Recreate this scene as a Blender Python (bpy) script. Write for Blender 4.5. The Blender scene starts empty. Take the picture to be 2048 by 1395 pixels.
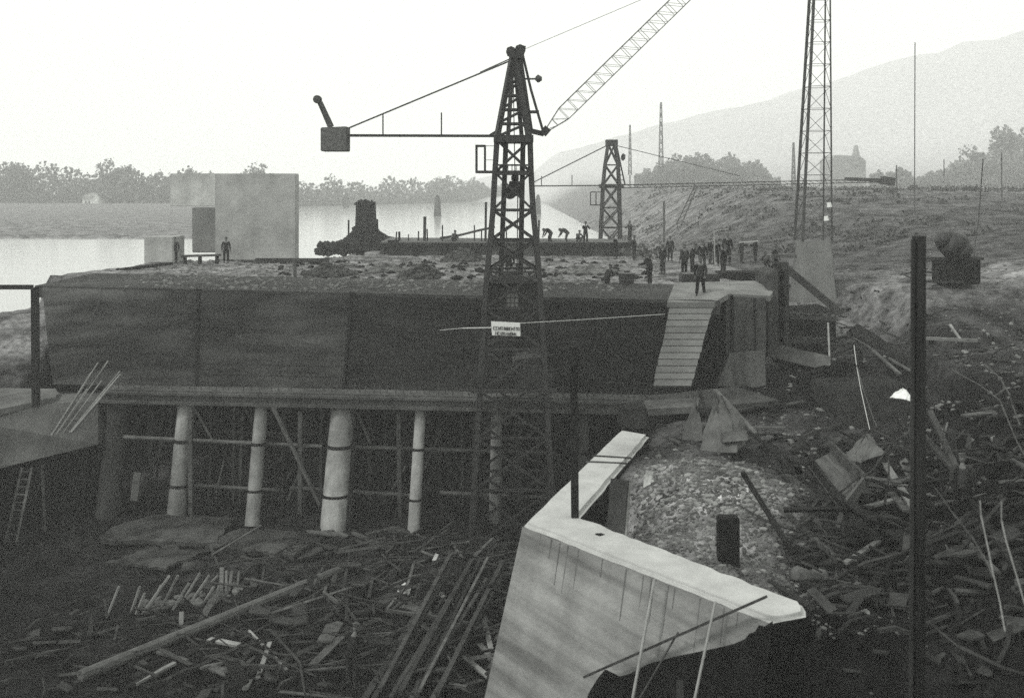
import bpy, bmesh, math, random
import numpy as np
from mathutils import Vector, Matrix
R = math.radians
rnd = random.Random(7)
sc = bpy.context.scene
COL = sc.collection

# ------------------------------------------------------------------ camera, sky, sun, exposure
F = 2100.0; HOR = 370.0; CZ = 14.0
cd = bpy.data.cameras.new('camera'); cam = bpy.data.objects.new('camera', cd); COL.objects.link(cam)
cam.location = (0, 0, CZ); cam.rotation_euler = (R(90), 0, 0)
cd.sensor_width = 36; cd.lens = 36*F/2048; cd.shift_y = -(697.5-HOR)/2048
cd.clip_start = 0.1; cd.clip_end = 9000
cd.dof.use_dof = True; cd.dof.focus_distance = 55; cd.dof.aperture_fstop = 1.1
sc.camera = cam
SUN_EL, SUN_AZ = 48, 245          # azimuth measured clockwise from +Y: light comes from the left and behind the camera
w = bpy.data.worlds.new('World'); sc.world = w; w.use_nodes = True
nt = w.node_tree; nt.nodes.clear()
sky = nt.nodes.new('ShaderNodeTexSky'); sky.sky_type = 'NISHITA'; sky.sun_disc = False
sky.sun_elevation = R(SUN_EL); sky.sun_rotation = R(SUN_AZ); sky.air_density = 1.0; sky.dust_density = 5.0; sky.ozone_density = 1.0
hs = nt.nodes.new('ShaderNodeHueSaturation'); hs.inputs['Saturation'].default_value = 0.0
ad = nt.nodes.new('ShaderNodeMix'); ad.data_type = 'RGBA'; ad.inputs[0].default_value = 0.65
ad.inputs[7].default_value = (13.0, 13.3, 12.5, 1)
bg = nt.nodes.new('ShaderNodeBackground'); bg.inputs['Strength'].default_value = 0.15
ow = nt.nodes.new('ShaderNodeOutputWorld')
nt.links.new(sky.outputs[0], hs.inputs['Color']); nt.links.new(hs.outputs[0], ad.inputs[6])
nt.links.new(ad.outputs[2], bg.inputs['Color']); nt.links.new(bg.outputs[0], ow.inputs['Surface'])
sl = bpy.data.lights.new('sun', 'SUN'); sl.energy = 2.0; sl.angle = R(9); sl.color = (1, 0.985, 0.95)
so = bpy.data.objects.new('sun', sl); COL.objects.link(so)
d = Vector((math.sin(R(SUN_AZ))*math.cos(R(SUN_EL)), math.cos(R(SUN_AZ))*math.cos(R(SUN_EL)), math.sin(R(SUN_EL))))
so.rotation_euler = d.to_track_quat('Z', 'Y').to_euler(); so.location = (-20, -10, 60)
sc.view_settings.view_transform = 'Standard'; sc.view_settings.look = 'None'
sc.view_settings.exposure = -0.25; sc.view_settings.gamma = 1.0
sc.cycles.max_bounces = 10; sc.cycles.diffuse_bounces = 3; sc.cycles.volume_bounces = 8
sc.cycles.transparent_max_bounces = 8
sc.cycles.use_denoising = False

# ------------------------------------------------------------------ pixel -> place helpers (pixels of the 2048 wide photograph)
def W(px, py, D): return Vector(((px-1024)/F*D, D, CZ-(py-HOR)/F*D))
def G(px, py, z):
    D = (CZ-z)*F/(py-HOR); return Vector(((px-1024)/F*D, D, z))

# ------------------------------------------------------------------ materials
def V(*a): return Vector(a)
def grey(g, t=1.0): return (g*0.985, g*1.0*t, g*0.975, 1)
MATS = {}
def mat(name, lo, hi, scale=2.0, rough=0.85, bump=0.3, bscale=None, stretch=(1,1,1), detail=6, vary=0.0, metal=0.0, spec=0.04, streak=0.0, blotch=0.0):
    if name in MATS: return MATS[name]
    m = bpy.data.materials.new(name); m.use_nodes = True; n = m.node_tree; L = n.links
    b = n.nodes['Principled BSDF']; b.inputs['Roughness'].default_value = rough; b.inputs['Metallic'].default_value = metal
    b.inputs['Specular IOR Level'].default_value = spec
    tc = n.nodes.new('ShaderNodeTexCoord'); mp = n.nodes.new('ShaderNodeMapping'); mp.inputs['Scale'].default_value = stretch
    L.new(tc.outputs['Object'], mp.inputs['Vector'])
    nz = n.nodes.new('ShaderNodeTexNoise'); nz.inputs['Scale'].default_value = scale; nz.inputs['Detail'].default_value = detail; nz.inputs['Roughness'].default_value = 0.62
    L.new(mp.outputs[0], nz.inputs['Vector'])
    cr = n.nodes.new('ShaderNodeValToRGB'); cr.color_ramp.elements[0].position = 0.32; cr.color_ramp.elements[1].position = 0.7
    cr.color_ramp.elements[0].color = grey(lo); cr.color_ramp.elements[1].color = grey(hi)
    L.new(nz.outputs['Fac'], cr.inputs['Fac']); col = cr.outputs[0]
    if streak:
        m2 = n.nodes.new('ShaderNodeMapping'); m2.inputs['Scale'].default_value = (1.3, 1.3, 0.09); L.new(tc.outputs['Object'], m2.inputs['Vector'])
        n2 = n.nodes.new('ShaderNodeTexNoise'); n2.inputs['Scale'].default_value = 2.2; n2.inputs['Detail'].default_value = 5; L.new(m2.outputs[0], n2.inputs['Vector'])
        r2 = n.nodes.new('ShaderNodeMapRange'); r2.inputs[1].default_value = 0.35; r2.inputs[2].default_value = 0.65; r2.inputs[3].default_value = 1-streak; r2.inputs[4].default_value = 1.0
        L.new(n2.outputs['Fac'], r2.inputs[0])
        mu = n.nodes.new('ShaderNodeVectorMath'); mu.operation = 'SCALE'; L.new(col, mu.inputs[0]); L.new(r2.outputs[0], mu.inputs['Scale']); col = mu.outputs[0]
    if blotch:
        n3 = n.nodes.new('ShaderNodeTexNoise'); n3.inputs['Scale'].default_value = scale*0.16; n3.inputs['Detail'].default_value = 3; L.new(tc.outputs['Object'], n3.inputs['Vector'])
        r3 = n.nodes.new('ShaderNodeMapRange'); r3.inputs[1].default_value = 0.38; r3.inputs[2].default_value = 0.62; r3.inputs[3].default_value = 1-blotch; r3.inputs[4].default_value = 1+blotch*0.6
        L.new(n3.outputs['Fac'], r3.inputs[0])
        mu = n.nodes.new('ShaderNodeVectorMath'); mu.operation = 'SCALE'; L.new(col, mu.inputs[0]); L.new(r3.outputs[0], mu.inputs['Scale']); col = mu.outputs[0]
    if vary:
        oi = n.nodes.new('ShaderNodeObjectInfo'); mr = n.nodes.new('ShaderNodeMapRange')
        mr.inputs[3].default_value = 1-vary; mr.inputs[4].default_value = 1+vary; L.new(oi.outputs['Random'], mr.inputs[0])
        mu = n.nodes.new('ShaderNodeVectorMath'); mu.operation = 'SCALE'; L.new(col, mu.inputs[0]); L.new(mr.outputs[0], mu.inputs['Scale']); col = mu.outputs[0]
    L.new(col, b.inputs['Base Color'])
    if bump:
        bz = n.nodes.new('ShaderNodeTexNoise'); bz.inputs['Scale'].default_value = bscale or scale*4; bz.inputs['Detail'].default_value = 6; L.new(mp.outputs[0], bz.inputs['Vector'])
        bp = n.nodes.new('ShaderNodeBump'); bp.inputs['Strength'].default_value = bump; bp.inputs['Distance'].default_value = 0.08
        L.new(bz.outputs['Fac'], bp.inputs['Height']); L.new(bp.outputs[0], b.inputs['Normal'])
    MATS[name] = m; return m
M_EARTH = mat('earth', 0.015, 0.085, 0.9, 0.95, 0.9, 3, detail=12, blotch=0.5)
M_MUD = mat('dark_mud', 0.008, 0.04, 0.8, 0.8, 0.9, 3, detail=10)
M_CONC = mat('pale_concrete', 0.21, 0.3, 1.1, 0.9, 0.25, 9, streak=0.12, blotch=0.14)
M_CONC_TOP = mat('trowelled_concrete', 0.32, 0.42, 1.6, 0.9, 0.15, 12)
M_CONC2 = mat('weathered_concrete', 0.055, 0.12, 0.8, 0.9, 0.3, 6, streak=0.3, blotch=0.25)
M_CONC3 = mat('grey_concrete', 0.03, 0.065, 0.8, 0.9, 0.3, 6, streak=0.3, blotch=0.25)
M_COLUMN = mat('column_concrete', 0.19, 0.33, 1.5, 0.9, 0.3, 8, blotch=0.35, streak=.3)
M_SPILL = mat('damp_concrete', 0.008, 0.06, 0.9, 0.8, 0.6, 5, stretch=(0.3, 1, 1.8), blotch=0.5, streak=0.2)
M_DARKC = mat('dark_and_shaded_concrete', 0.006, 0.014, 1.0, 0.85, 0.3, 5)  # near-black for dark parts and for shade painted into recesses
M_BITU = mat('bitumen', 0.004, 0.010, 2.0, 0.6, 0.3, 6, streak=0.4)
M_WOOD = mat('weathered_timber', 0.025, 0.085, 2.0, 0.85, 0.5, 10, stretch=(1,1,1), vary=0.55)
M_WOODL = mat('fresh_timber', 0.11, 0.24, 2.0, 0.85, 0.3, 10, vary=0.3)
M_WOODD = mat('dark_timber', 0.008, 0.025, 2.0, 0.85, 0.5, 10, vary=0.4)
M_STEEL = mat('painted_steel', 0.008, 0.02, 4, 0.6, 0.1, spec=0.4)
M_STEELG = mat('grey_steel', 0.04, 0.09, 6, 0.6, 0.1)
M_WIRE = mat('bright_wire', 0.35, 0.5, 5, 0.4, 0.0)
M_PIPE = mat('pale_pipe', 0.2, 0.34, 3, 0.5, 0.0)
M_CLOTH = mat('dark_workwear', 0.006, 0.03, 5, 0.95, 0.2, vary=0.9)
M_CLOTHG = mat('grey_workwear', 0.05, 0.1, 5, 0.95, 0.2)
M_SKIN = mat('skin', 0.10, 0.14, 8, 0.6, 0.0)
M_LEAF = mat('foliage', 0.09, 0.2, 0.25, 0.9, 0.0, detail=4, vary=0.15)
M_BARK = mat('bark', 0.02, 0.06, 2, 0.95, 0.3)
M_HILL = mat('meadow', 0.05, 0.11, 0.03, 0.95, 0.0)
M_WHITE = mat('whitewash', 0.6, 0.7, 1, 0.9, 0.1)
M_ROCK = mat('rubble_stone', 0.03, 0.16, 1.5, 0.95, 0.5, 6, vary=0.3)
M_CANVAS = mat('tarpaulin', 0.06, 0.12, 1.2, 0.9, 0.3, 5)

# terrain material: dark mud, paler gravel and fields by position, plus painted vignette and haze
def terrain_mat():
    m = bpy.data.materials.new('terrain'); m.use_nodes = True; n = m.node_tree; L = n.links
    b = n.nodes['Principled BSDF']; b.inputs['Roughness'].default_value = 0.95; b.inputs['Specular IOR Level'].default_value = 0.02
    at = n.nodes.new('ShaderNodeAttribute'); at.attribute_name = 'tone'
    tc = n.nodes.new('ShaderNodeTexCoord')
    def nz(s, d, r=0.65):
        t = n.nodes.new('ShaderNodeTexNoise'); t.inputs['Scale'].default_value = s; t.inputs['Detail'].default_value = d; t.inputs['Roughness'].default_value = r
        L.new(tc.outputs['Object'], t.inputs['Vector']); return t.outputs['Fac']
    def mr(i, a, b_, c, d_):
        t = n.nodes.new('ShaderNodeMapRange'); L.new(i, t.inputs[0])
        for k, v in zip((1,2,3,4), (a,b_,c,d_)): t.inputs[k].default_value = v
        return t.outputs[0]
    def ml(x, y):
        t = n.nodes.new('ShaderNodeMath'); t.operation = 'MULTIPLY'; L.new(x, t.inputs[0]); L.new(y, t.inputs[1]); return t.outputs[0]
    a = mr(nz(0.55, 10), 0.36, 0.64, 0.3, 1.7); c = mr(nz(3.0, 8, 0.75), 0.35, 0.65, 0.45, 1.6)
    va = n.nodes.new('ShaderNodeAttribute'); va.attribute_name = 'relief'
    mx = n.nodes.new('ShaderNodeMix'); mx.inputs[2].default_value = 1.0; L.new(va.outputs['Fac'], mx.inputs[0]); L.new(ml(a, c), mx.inputs[3])
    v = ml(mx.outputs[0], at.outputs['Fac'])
    cc = n.nodes.new('ShaderNodeCombineColor'); L.new(v, cc.inputs[0]); L.new(v, cc.inputs[1]); L.new(v, cc.inputs[2])
    L.new(cc.outputs[0], b.inputs['Base Color'])
    bp = n.nodes.new('ShaderNodeBump'); bp.inputs['Strength'].default_value = 0.9; bp.inputs['Distance'].default_value = 0.25
    L.new(ml(nz(2.2, 12, 0.7), va.outputs['Fac']), bp.inputs['Height']); L.new(bp.outputs[0], b.inputs['Normal'])
    return m
M_TERR = terrain_mat()

# ------------------------------------------------------------------ mesh builder
ICO = {}
for _s in (1, 2):
    bm = bmesh.new(); bmesh.ops.create_icosphere(bm, subdivisions=_s, radius=1); bm.verts.ensure_lookup_table()
    ICO[_s] = ([v.co.copy() for v in bm.verts], [tuple(v.index for v in f.verts) for f in bm.faces]); bm.free()
class MB:
    def __init__(s): s.v = []; s.f = []
    def add(s, vs, fs):
        o = len(s.v); s.v += [Vector(x) for x in vs]; s.f += [tuple(i+o for i in f) for f in fs]; return s
    def quad8(s, a):   # 8 corners, bottom 4 then top 4
        return s.add(a, [(3,2,1,0),(4,5,6,7),(0,1,5,4),(1,2,6,5),(2,3,7,6),(3,0,4,7)])
    def box(s, x0, y0, z0, x1, y1, z1):
        return s.quad8([(x0,y0,z0),(x1,y0,z0),(x1,y1,z0),(x0,y1,z0),(x0,y0,z1),(x1,y0,z1),(x1,y1,z1),(x0,y1,z1)])
    def bar(s, a, b, w, h=None, up=Vector((0,0,1)), w2=None):
        a = Vector(a); b = Vector(b); h = h or w; w2 = w2 or w; d = (b-a)
        if d.length < 1e-6: return s
        d.normalize()
        if abs(d.dot(up)) > 0.98: up = Vector((0,1,0))
        x = d.cross(up).normalized(); y = x.cross(d).normalized(); k = w2/w
        r = [(-1,-1),(1,-1),(1,1),(-1,1)]
        return s.quad8([a+x*i*w/2+y*j*h/2 for i,j in r]+[b+x*i*w2/2+y*j*h*k/2 for i,j in r])
    def tube(s, a, b, r1, r2=None, n=8):
        a = Vector(a); b = Vector(b); r2 = r1 if r2 is None else r2; d = (b-a).normalized()
        up = Vector((0,0,1)) if abs(d.z) < 0.9 else Vector((0,1,0))
        x = d.cross(up).normalized(); y = x.cross(d)
        vs = []
        for c, r in ((a,r1),(b,r2)):
            for i in range(n): t = 2*math.pi*i/n; vs.append(c+(x*math.cos(t)+y*math.sin(t))*r)
        return s.add(vs, [tuple(range(n))[::-1], tuple(range(n,2*n))]+[(i,(i+1)%n,(i+1)%n+n,i+n) for i in range(n)])
    def path(s, pts, r, n=6):
        for a, b in zip(pts, pts[1:]): s.tube(a, b, r, r, n)
        return s
    def prism(s, poly, off):   # poly = list of 3D points, extruded by vector off
        n = len(poly); off = Vector(off); p = [Vector(q) for q in poly]
        return s.add(p+[q+off for q in p], [tuple(range(n)), tuple(range(n,2*n))[::-1]]+[(i,i+n,(i+1)%n+n,(i+1)%n) for i in range(n)])
    def rock(s, c, r, sq=(1,1,0.7), rn=rnd, sub=1):
        co, fs = ICO[sub]; q = [rn.uniform(.65,1.25) for _ in range(3)]; a = rn.uniform(0,6.3); ca, sa = math.cos(a), math.sin(a)
        vs = []
        for v in co:
            k = r*(0.72+0.5*rn.random()); x, y, z = v.x*q[0]*sq[0]*k, v.y*q[1]*sq[1]*k, v.z*q[2]*sq[2]*k
            vs.append(Vector(c)+Vector((x*ca-y*sa, x*sa+y*ca, z+x*.3*(q[0]-.9))))
        return s.add(vs, fs)
    def build(s, name, m, parent=None, origin=None, smooth=False, bevel=0.0):
        if parent is not None: o0 = Vector(parent['_o'])
        elif origin is not None: o0 = Vector(origin)
        else:
            xs = [v.x for v in s.v]; ys = [v.y for v in s.v]; zs = [v.z for v in s.v]
            o0 = Vector(((min(xs)+max(xs))/2, (min(ys)+max(ys))/2, min(zs)))
        me = bpy.data.meshes.new(name); me.from_pydata([tuple(v-o0) for v in s.v], [], s.f)
        bm = bmesh.new(); bm.from_mesh(me); bmesh.ops.recalc_face_normals(bm, faces=bm.faces)
        if bevel: bmesh.ops.bevel(bm, geom=list(bm.edges), offset=bevel, segments=2, affect='EDGES', clamp_overlap=True)
        bm.to_mesh(me); bm.free()
        me.materials.append(m)
        if smooth:
            for p in me.polygons: p.use_smooth = True
        o = bpy.data.objects.new(name, me); COL.objects.link(o)
        if parent is not None: o.parent = parent; o['_o'] = tuple(o0)
        else: o.location = o0; o['_o'] = tuple(o0)
        return o
def tag(o, label, cat, group=None):
    o['label'] = label; o['category'] = cat
    if group: o['group'] = group
    return o
def thing(name, loc, label, cat, group=None):
    o = bpy.data.objects.new(name, None); COL.objects.link(o); o.location = loc; o['_o'] = tuple(loc)
    o.empty_display_size = 0.2
    return tag(o, label, cat, group)
def struct(o, kind='structure'): o['kind'] = kind; return o

# ------------------------------------------------------------------ noise (numpy)
_rs = np.random.RandomState(3); _T = _rs.rand(256, 256)
def vnoise(x, y):
    xi = np.floor(x).astype(int); yi = np.floor(y).astype(int); fx = x-xi; fy = y-yi
    fx = fx*fx*(3-2*fx); fy = fy*fy*(3-2*fy)
    g = lambda a, b: _T[a % 256, b % 256]
    return (g(xi,yi)*(1-fx)+g(xi+1,yi)*fx)*(1-fy)+(g(xi,yi+1)*(1-fx)+g(xi+1,yi+1)*fx)*fy
def fbm(x, y, s, o=4):
    t = 0; a = 1; n = 0
    for k in range(o): t = t+a*(vnoise(x*s+17*k, y*s+31*k)-0.5); n += a; a *= 0.55; s *= 2.1
    return t/n
def ss(a, b, x):
    t = np.clip((x-a)/(b-a), 0, 1); return t*t*(3-2*t)
def bump2(x, y, cx, cy, rx, ry): return np.exp(-(((x-cx)/rx)**2+((y-cy)/ry)**2))

def lip(x): return 45.6-0.21*(x-6.6)          # plan line of the dam's crest
def pit_edge(y):                               # outer face line of the wing wall
    return np.where(y > 26.5, 0.29+(y-26.5)*0.338, 0.29+(26.5-y)*0.81)
EDGE_X = np.array([-80,-28,-25,-24.2,-23.4,-18,-13.5,-12.6,-11.8,9,11.5,14]); EDGE_Y = np.array([40,56,62.5,70,73.5,76.5,77,78,89,89,95,125.])
def height(x, y):
    pit = 0.0+0.55*fbm(x,y,0.22,5)+0.35*fbm(x,y,1.1,3)+0.5*bump2(x,y,-2.2,37,3,2)
    sd = x-pit_edge(y)
    bk = np.where(y > 20.6, ss(0.35,0.95,sd), ss(0.2,3.2,sd+0.2))
    bank = 5.0+1.6*ss(9.5,17,x)+1.2*ss(14,26,x)+0.9*fbm(x,y,0.25,5)+0.35*fbm(x,y,1.1,4)
    bank += 1.25*bump2(x,y,5.9,28.6,2.6,3.6)+0.5*bump2(x,y,7.5,36,3,3)+1.0*bump2(x,y,19,30,4,7)
    bank -= 1.9*bump2(x,y,2.1,28.2,1.1,1.9)
    bank -= 2.0*ss(12,13,x)*(1-ss(16.5,17.5,x))*ss(36,38,y)*(1-ss(45,46,y))
    bank -= 1.6*(1-ss(14,22,y))
    z = pit*(1-bk)+bank*bk
    # left bank ground
    lf = ss(-21.2,-22.2,x)
    z = z*(1-lf)+(4.2+3.0*ss(44,54,y)+0.5*fbm(x,y,0.3,4))*lf
    # fill on top of and behind the dam
    fill = 9-0.012*(y-48)+0.35*fbm(x,y,0.25,4)+0.35*fbm(x,y,0.9,4)+0.25*bump2(x,y,-5,62,4,3)
    fillr = fill+2.6*ss(16,46,x)+0.8*fbm(x,y,0.15,3)*ss(14,20,x)
    back = lip(x)+6.6
    fx = ss(0,0.5,y-back)
    # right of the dam the fill ramps up from the bank
    rr = ss(11.2,12.2,x)
    fr = ss(-3,5,y-46-6.0*(1-ss(16.5,19,x)))
    f = fx*(1-rr)+fr*rr
    z = z*(1-f)+fillr*f
    # river bed beyond the upstream edge
    ey = np.interp(x, EDGE_X, EDGE_Y); bed = ss(0,3.0,y-ey)*(1-ss(10,13,x))
    z = z*(1-bed)+3.0*bed
    # right river bank, plateau and far hill
    rb = 5.2+8.0*ss(11,30,x)+0.6*fbm(x,y,0.08,4)+0.25*fbm(x,y,0.5,3)
    t = ss(84,125,y)
    z = z*(1-t)+np.where(x > 9, rb, 3.0)*t
    # far bank across the river
    sh = 373+np.clip(x+180,0,190)*0.9
    fb = ss(0,14,y-sh)*(1-ss(9,14,x))
    z = z*(1-fb)+(8.0+2.0*ss(20,80,y-sh)+fbm(x,y,0.02,3))*fb
    sp = ss(146,158,y)*ss(.195,.225,-x/np.maximum(y,1))*(1-fb)*ss(-4,-10,x)
    z = z*(1-sp)+(6.5+.9*ss(160,372,y)+.5*fbm(x,y,.05,3))*sp
    hill = np.clip(13+x*0.265, 0, 112)*ss(430,640,y)*(1-0.8*ss(760,1100,y))*(1+.16*fbm(x,y,.012,4)+.1*fbm(x,y,.05,3))
    z = z+hill*(1+0.1*fbm(x,y,0.006,4))
    return z
def tone(x, y):
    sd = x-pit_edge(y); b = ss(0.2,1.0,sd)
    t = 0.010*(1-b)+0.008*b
    t += 0.02*bump2(x,y,-8,39,7,3)
    t += b*0.34*bump2(x,y,5.1,28.2,2.2,3.9)+b*0.05*bump2(x,y,8,37,4,4)
    t -= b*0.010*(1-ss(19,24,y))  # near ground darkened to paint in a vignette at the frame bottom
    t += 0.035*b*ss(13,22,x)*ss(32,46,y)
    fil = ss(46,52,y)*1.0
    t = t*(1-fil)+0.15*fil
    t = np.where((y > 52)&(x > 14), 0.06+0.12*bump2(x,y,24,52,8,7), t)
    t = t*(1-ss(90,150,y))+0.14*ss(90,150,y); t = t+0.32*ss(400,520,y)+.1*ss(400,520,y)*fbm(x,y,.015,4)  # far hill paled, haze put into its ground tone
    return np.clip(t, 0.008, 1)
def axis(a, b, st, lo, hi, gr=1.09):
    c = list(np.arange(a, b+1e-6, st)); s = st; v = b
    while v < hi: s *= gr; v += s; c.append(v)
    s = st; v = a; pre = []
    while v > lo: s *= gr; v -= s; pre.append(v)
    return np.array(pre[::-1]+c)
gx = axis(-26, 28, 0.24, -3200, 3200); gy = axis(17, 60, 0.24, -60, 3600, 1.06)
X, Y = np.meshgrid(gx, gy); Z = height(X, Y); nx, ny = len(gx), len(gy)
_gx, _gy = gx.tolist(), gy.tolist()
import bisect
def hz(x, y):
    i = min(max(bisect.bisect_right(_gx, x)-1, 0), nx-2); j = min(max(bisect.bisect_right(_gy, y)-1, 0), ny-2)
    u_ = (x-_gx[i])/(_gx[i+1]-_gx[i]); v_ = (y-_gy[j])/(_gy[j+1]-_gy[j])
    return float((Z[j,i]*(1-u_)+Z[j,i+1]*u_)*(1-v_)+(Z[j+1,i]*(1-u_)+Z[j+1,i+1]*u_)*v_)
me = bpy.data.meshes.new('ground')
vv = np.stack([X, Y, Z], -1).reshape(-1, 3)
idx = np.arange(nx*ny).reshape(ny, nx); q = np.stack([idx[:-1,:-1], idx[:-1,1:], idx[1:,1:], idx[1:,:-1]], -1).reshape(-1, 4)
me.vertices.add(len(vv)); me.vertices.foreach_set('co', vv.astype(np.float32).ravel())
me.loops.add(q.size); me.loops.foreach_set('vertex_index', q.astype(np.int32).ravel())
me.polygons.add(len(q)); me.polygons.foreach_set('loop_start', (np.arange(len(q))*4).astype(np.int32))
me.polygons.foreach_set('use_smooth', np.ones(len(q), dtype=bool)); me.update(calc_edges=True)
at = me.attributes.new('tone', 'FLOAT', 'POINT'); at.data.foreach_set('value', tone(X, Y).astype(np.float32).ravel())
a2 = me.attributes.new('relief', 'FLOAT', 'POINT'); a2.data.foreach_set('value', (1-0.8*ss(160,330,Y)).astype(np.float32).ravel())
me.materials.append(M_TERR)
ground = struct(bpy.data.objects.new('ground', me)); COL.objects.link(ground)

# water
def water_mat():
    m = bpy.data.materials.new('river_water'); m.use_nodes = True; n = m.node_tree; b = n.nodes['Principled BSDF']
    b.inputs['Base Color'].default_value = grey(0.3); b.inputs['Roughness'].default_value = 0.13; b.inputs['IOR'].default_value = 1.33
    b.inputs['Specular IOR Level'].default_value = 1.0
    tc = n.nodes.new('ShaderNodeTexCoord'); mp = n.nodes.new('ShaderNodeMapping'); mp.inputs['Scale'].default_value = (0.3,1,1)
    z = n.nodes.new('ShaderNodeTexNoise'); z.inputs['Scale'].default_value = 0.5; z.inputs['Detail'].default_value = 4
    bp = n.nodes.new('ShaderNodeBump'); bp.inputs['Strength'].default_value = 0.06; bp.inputs['Distance'].default_value = 0.3
    n.links.new(tc.outputs['Object'], mp.inputs[0]); n.links.new(mp.outputs[0], z.inputs['Vector']); n.links.new(z.outputs['Fac'], bp.inputs['Height']); n.links.new(bp.outputs[0], b.inputs['Normal'])
    return m
wm = MB(); wm.add([(-1500,58,6),(-30,58,6),(20,80,6),(20,900,6),(-1500,900,6)], [(0,1,2,3,4)])
struct(wm.build('river_water', water_mat(), origin=(0,80,6)))

# ------------------------------------------------------------------ the dam
damr = thing('concrete_dam', (-8, 46, 0), 'unfinished concrete dam with dark sloping face resting on a row of pale leaning columns', 'dam')
Ll, Lr = W(78, 573, 0), None
def lipP(px, z=9.0):                       # point of the crest at photo column px
    a = (px-1024)/F; y = (45.6+0.21*6.6)/(1+0.21*a); return Vector((a*y, y, z))
def footP(px, z=5.2, dy=0.0):              # foot line of the sloping face
    yl = 46.4+(44.0-46.4)*(px-110)/(1290-110)+dy; return Vector(((px-1024)/F*yl, yl, z))
segs = [(84,106),(396,392),(702,686),(1336,1306)]
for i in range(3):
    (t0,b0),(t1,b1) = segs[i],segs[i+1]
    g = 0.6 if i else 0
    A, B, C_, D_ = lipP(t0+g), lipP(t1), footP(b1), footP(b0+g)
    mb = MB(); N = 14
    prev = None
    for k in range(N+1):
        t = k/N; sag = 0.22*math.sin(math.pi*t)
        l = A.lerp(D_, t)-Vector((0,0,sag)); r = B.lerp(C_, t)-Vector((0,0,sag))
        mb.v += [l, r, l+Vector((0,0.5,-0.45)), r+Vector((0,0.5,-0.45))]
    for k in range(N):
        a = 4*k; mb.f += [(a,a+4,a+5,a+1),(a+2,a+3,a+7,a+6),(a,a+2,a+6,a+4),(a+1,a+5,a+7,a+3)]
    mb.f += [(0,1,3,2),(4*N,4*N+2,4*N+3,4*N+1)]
    mb.build('sloping_face', M_SPILL if i < 2 else mat('dark_bay_concrete', 0.005, 0.02, 0.7, 0.8, 0.4, 5, stretch=(0.35, 1, 1.6), blotch=0.3, streak=0.2), damr)  # right-hand bay in a darker grey than the other two
# pale kerb strip where the right-hand bay meets the ledge, seams
for (t,b) in segs[1:3]:
    mb = MB(); a_,b_ = lipP(t+0.3), footP(b+0.3); P_ = [a_.lerp(b_,k/8)+Vector((0,-.04,.03-.22*math.sin(math.pi*k/8))) for k in range(9)]
    for p_,q_ in zip(P_,P_[1:]): mb.bar(p_,q_,.12,.12)
    mb.build('seam_batten', M_DARKC, damr)
# horizontal lift marks
mb = MB()
for t in (0.2, 0.35, 0.5, 0.62, 0.74, 0.86):
    for i in (0,1,2):
        (t0,b0),(t1,b1) = segs[i],segs[i+1]
        if rnd.random() < (.6 if i < 2 else .2): continue
        a = lipP(t0+(250 if i == 2 else 8)).lerp(footP(b0+(250 if i == 2 else 8)), t)+Vector((0,-0.02,-0.19*math.sin(math.pi*t))); c = lipP(t1).lerp(footP(b1), t)+Vector((0,-0.02,-0.19*math.sin(math.pi*t)))
        mb = MB(); mb.bar(a, c, 0.018, 0.03); mb.build('joint_line', M_SPILL, damr)
if 0: mb.build('joint_line', M_DARKC, damr)
# crest slab
mb = MB(); a, b = lipP(70), lipP(1440)
mb.quad8([a+Vector((0,-0.05,-0.55)), b+Vector((0,-0.05,-0.55)), b+Vector((0,7.4,-0.55)), a+Vector((0,7.4,-0.55)), a+Vector((0,-0.05,0.03)), b+Vector((0,-0.05,0.03)), b+Vector((0,7.4,0.03)), a+Vector((0,7.4,0.03))])
mb.build('crest_slab', M_CONC3, damr)
# ledge and fascia
mb = MB(); a, b = footP(205, 5.2, -1.0), footP(1330, 5.2, -1.0)
mb.quad8([a+Vector((0,0,-0.55)), b+Vector((0,0,-0.6)), b+Vector((0,1.6,-0.55)), a+Vector((0,1.6,-0.55)), a+Vector((0,0,0.02)), b+Vector((0,0,0.02)), b+Vector((0,1.6,0.02)), a+Vector((0,1.6,0.02))])
mb.build('ledge', M_CONC2, damr)
mb = MB(); mb.bar(a+Vector((0,-0.14,-0.47)), b+Vector((0,-0.14,-0.5)), 0.22, 0.12); mb.bar(a+Vector((0,-0.1,-0.1)), b+Vector((0,-0.1,-0.12)), 0.16, 0.1)
mb.build('fascia_board', M_CONC2, damr)
# rebar bristles
rb0 = None
for i in range(78):
    t = i/77+rnd.uniform(-0.004,0.004); p = a.lerp(b, t)+Vector((0,0.25+rnd.uniform(-0.1,0.1),0.0))
    if rb0 is None:
        mb = MB(); mb.bar(Vector((0,0,0)), Vector((0.02,0,0.42)), 0.035)
        rb0 = mb.build('rebar', M_CONC2, None, origin=(0,0,0)); o = rb0
    else: o = rb0.copy(); COL.objects.link(o)
    o.parent = damr; o.location = p-Vector(damr['_o']); o.rotation_euler = (rnd.uniform(-.2,.2), rnd.uniform(-.25,.25), rnd.uniform(0,3)); o.scale = (1,1,rnd.uniform(0.4,1.1))
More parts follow.
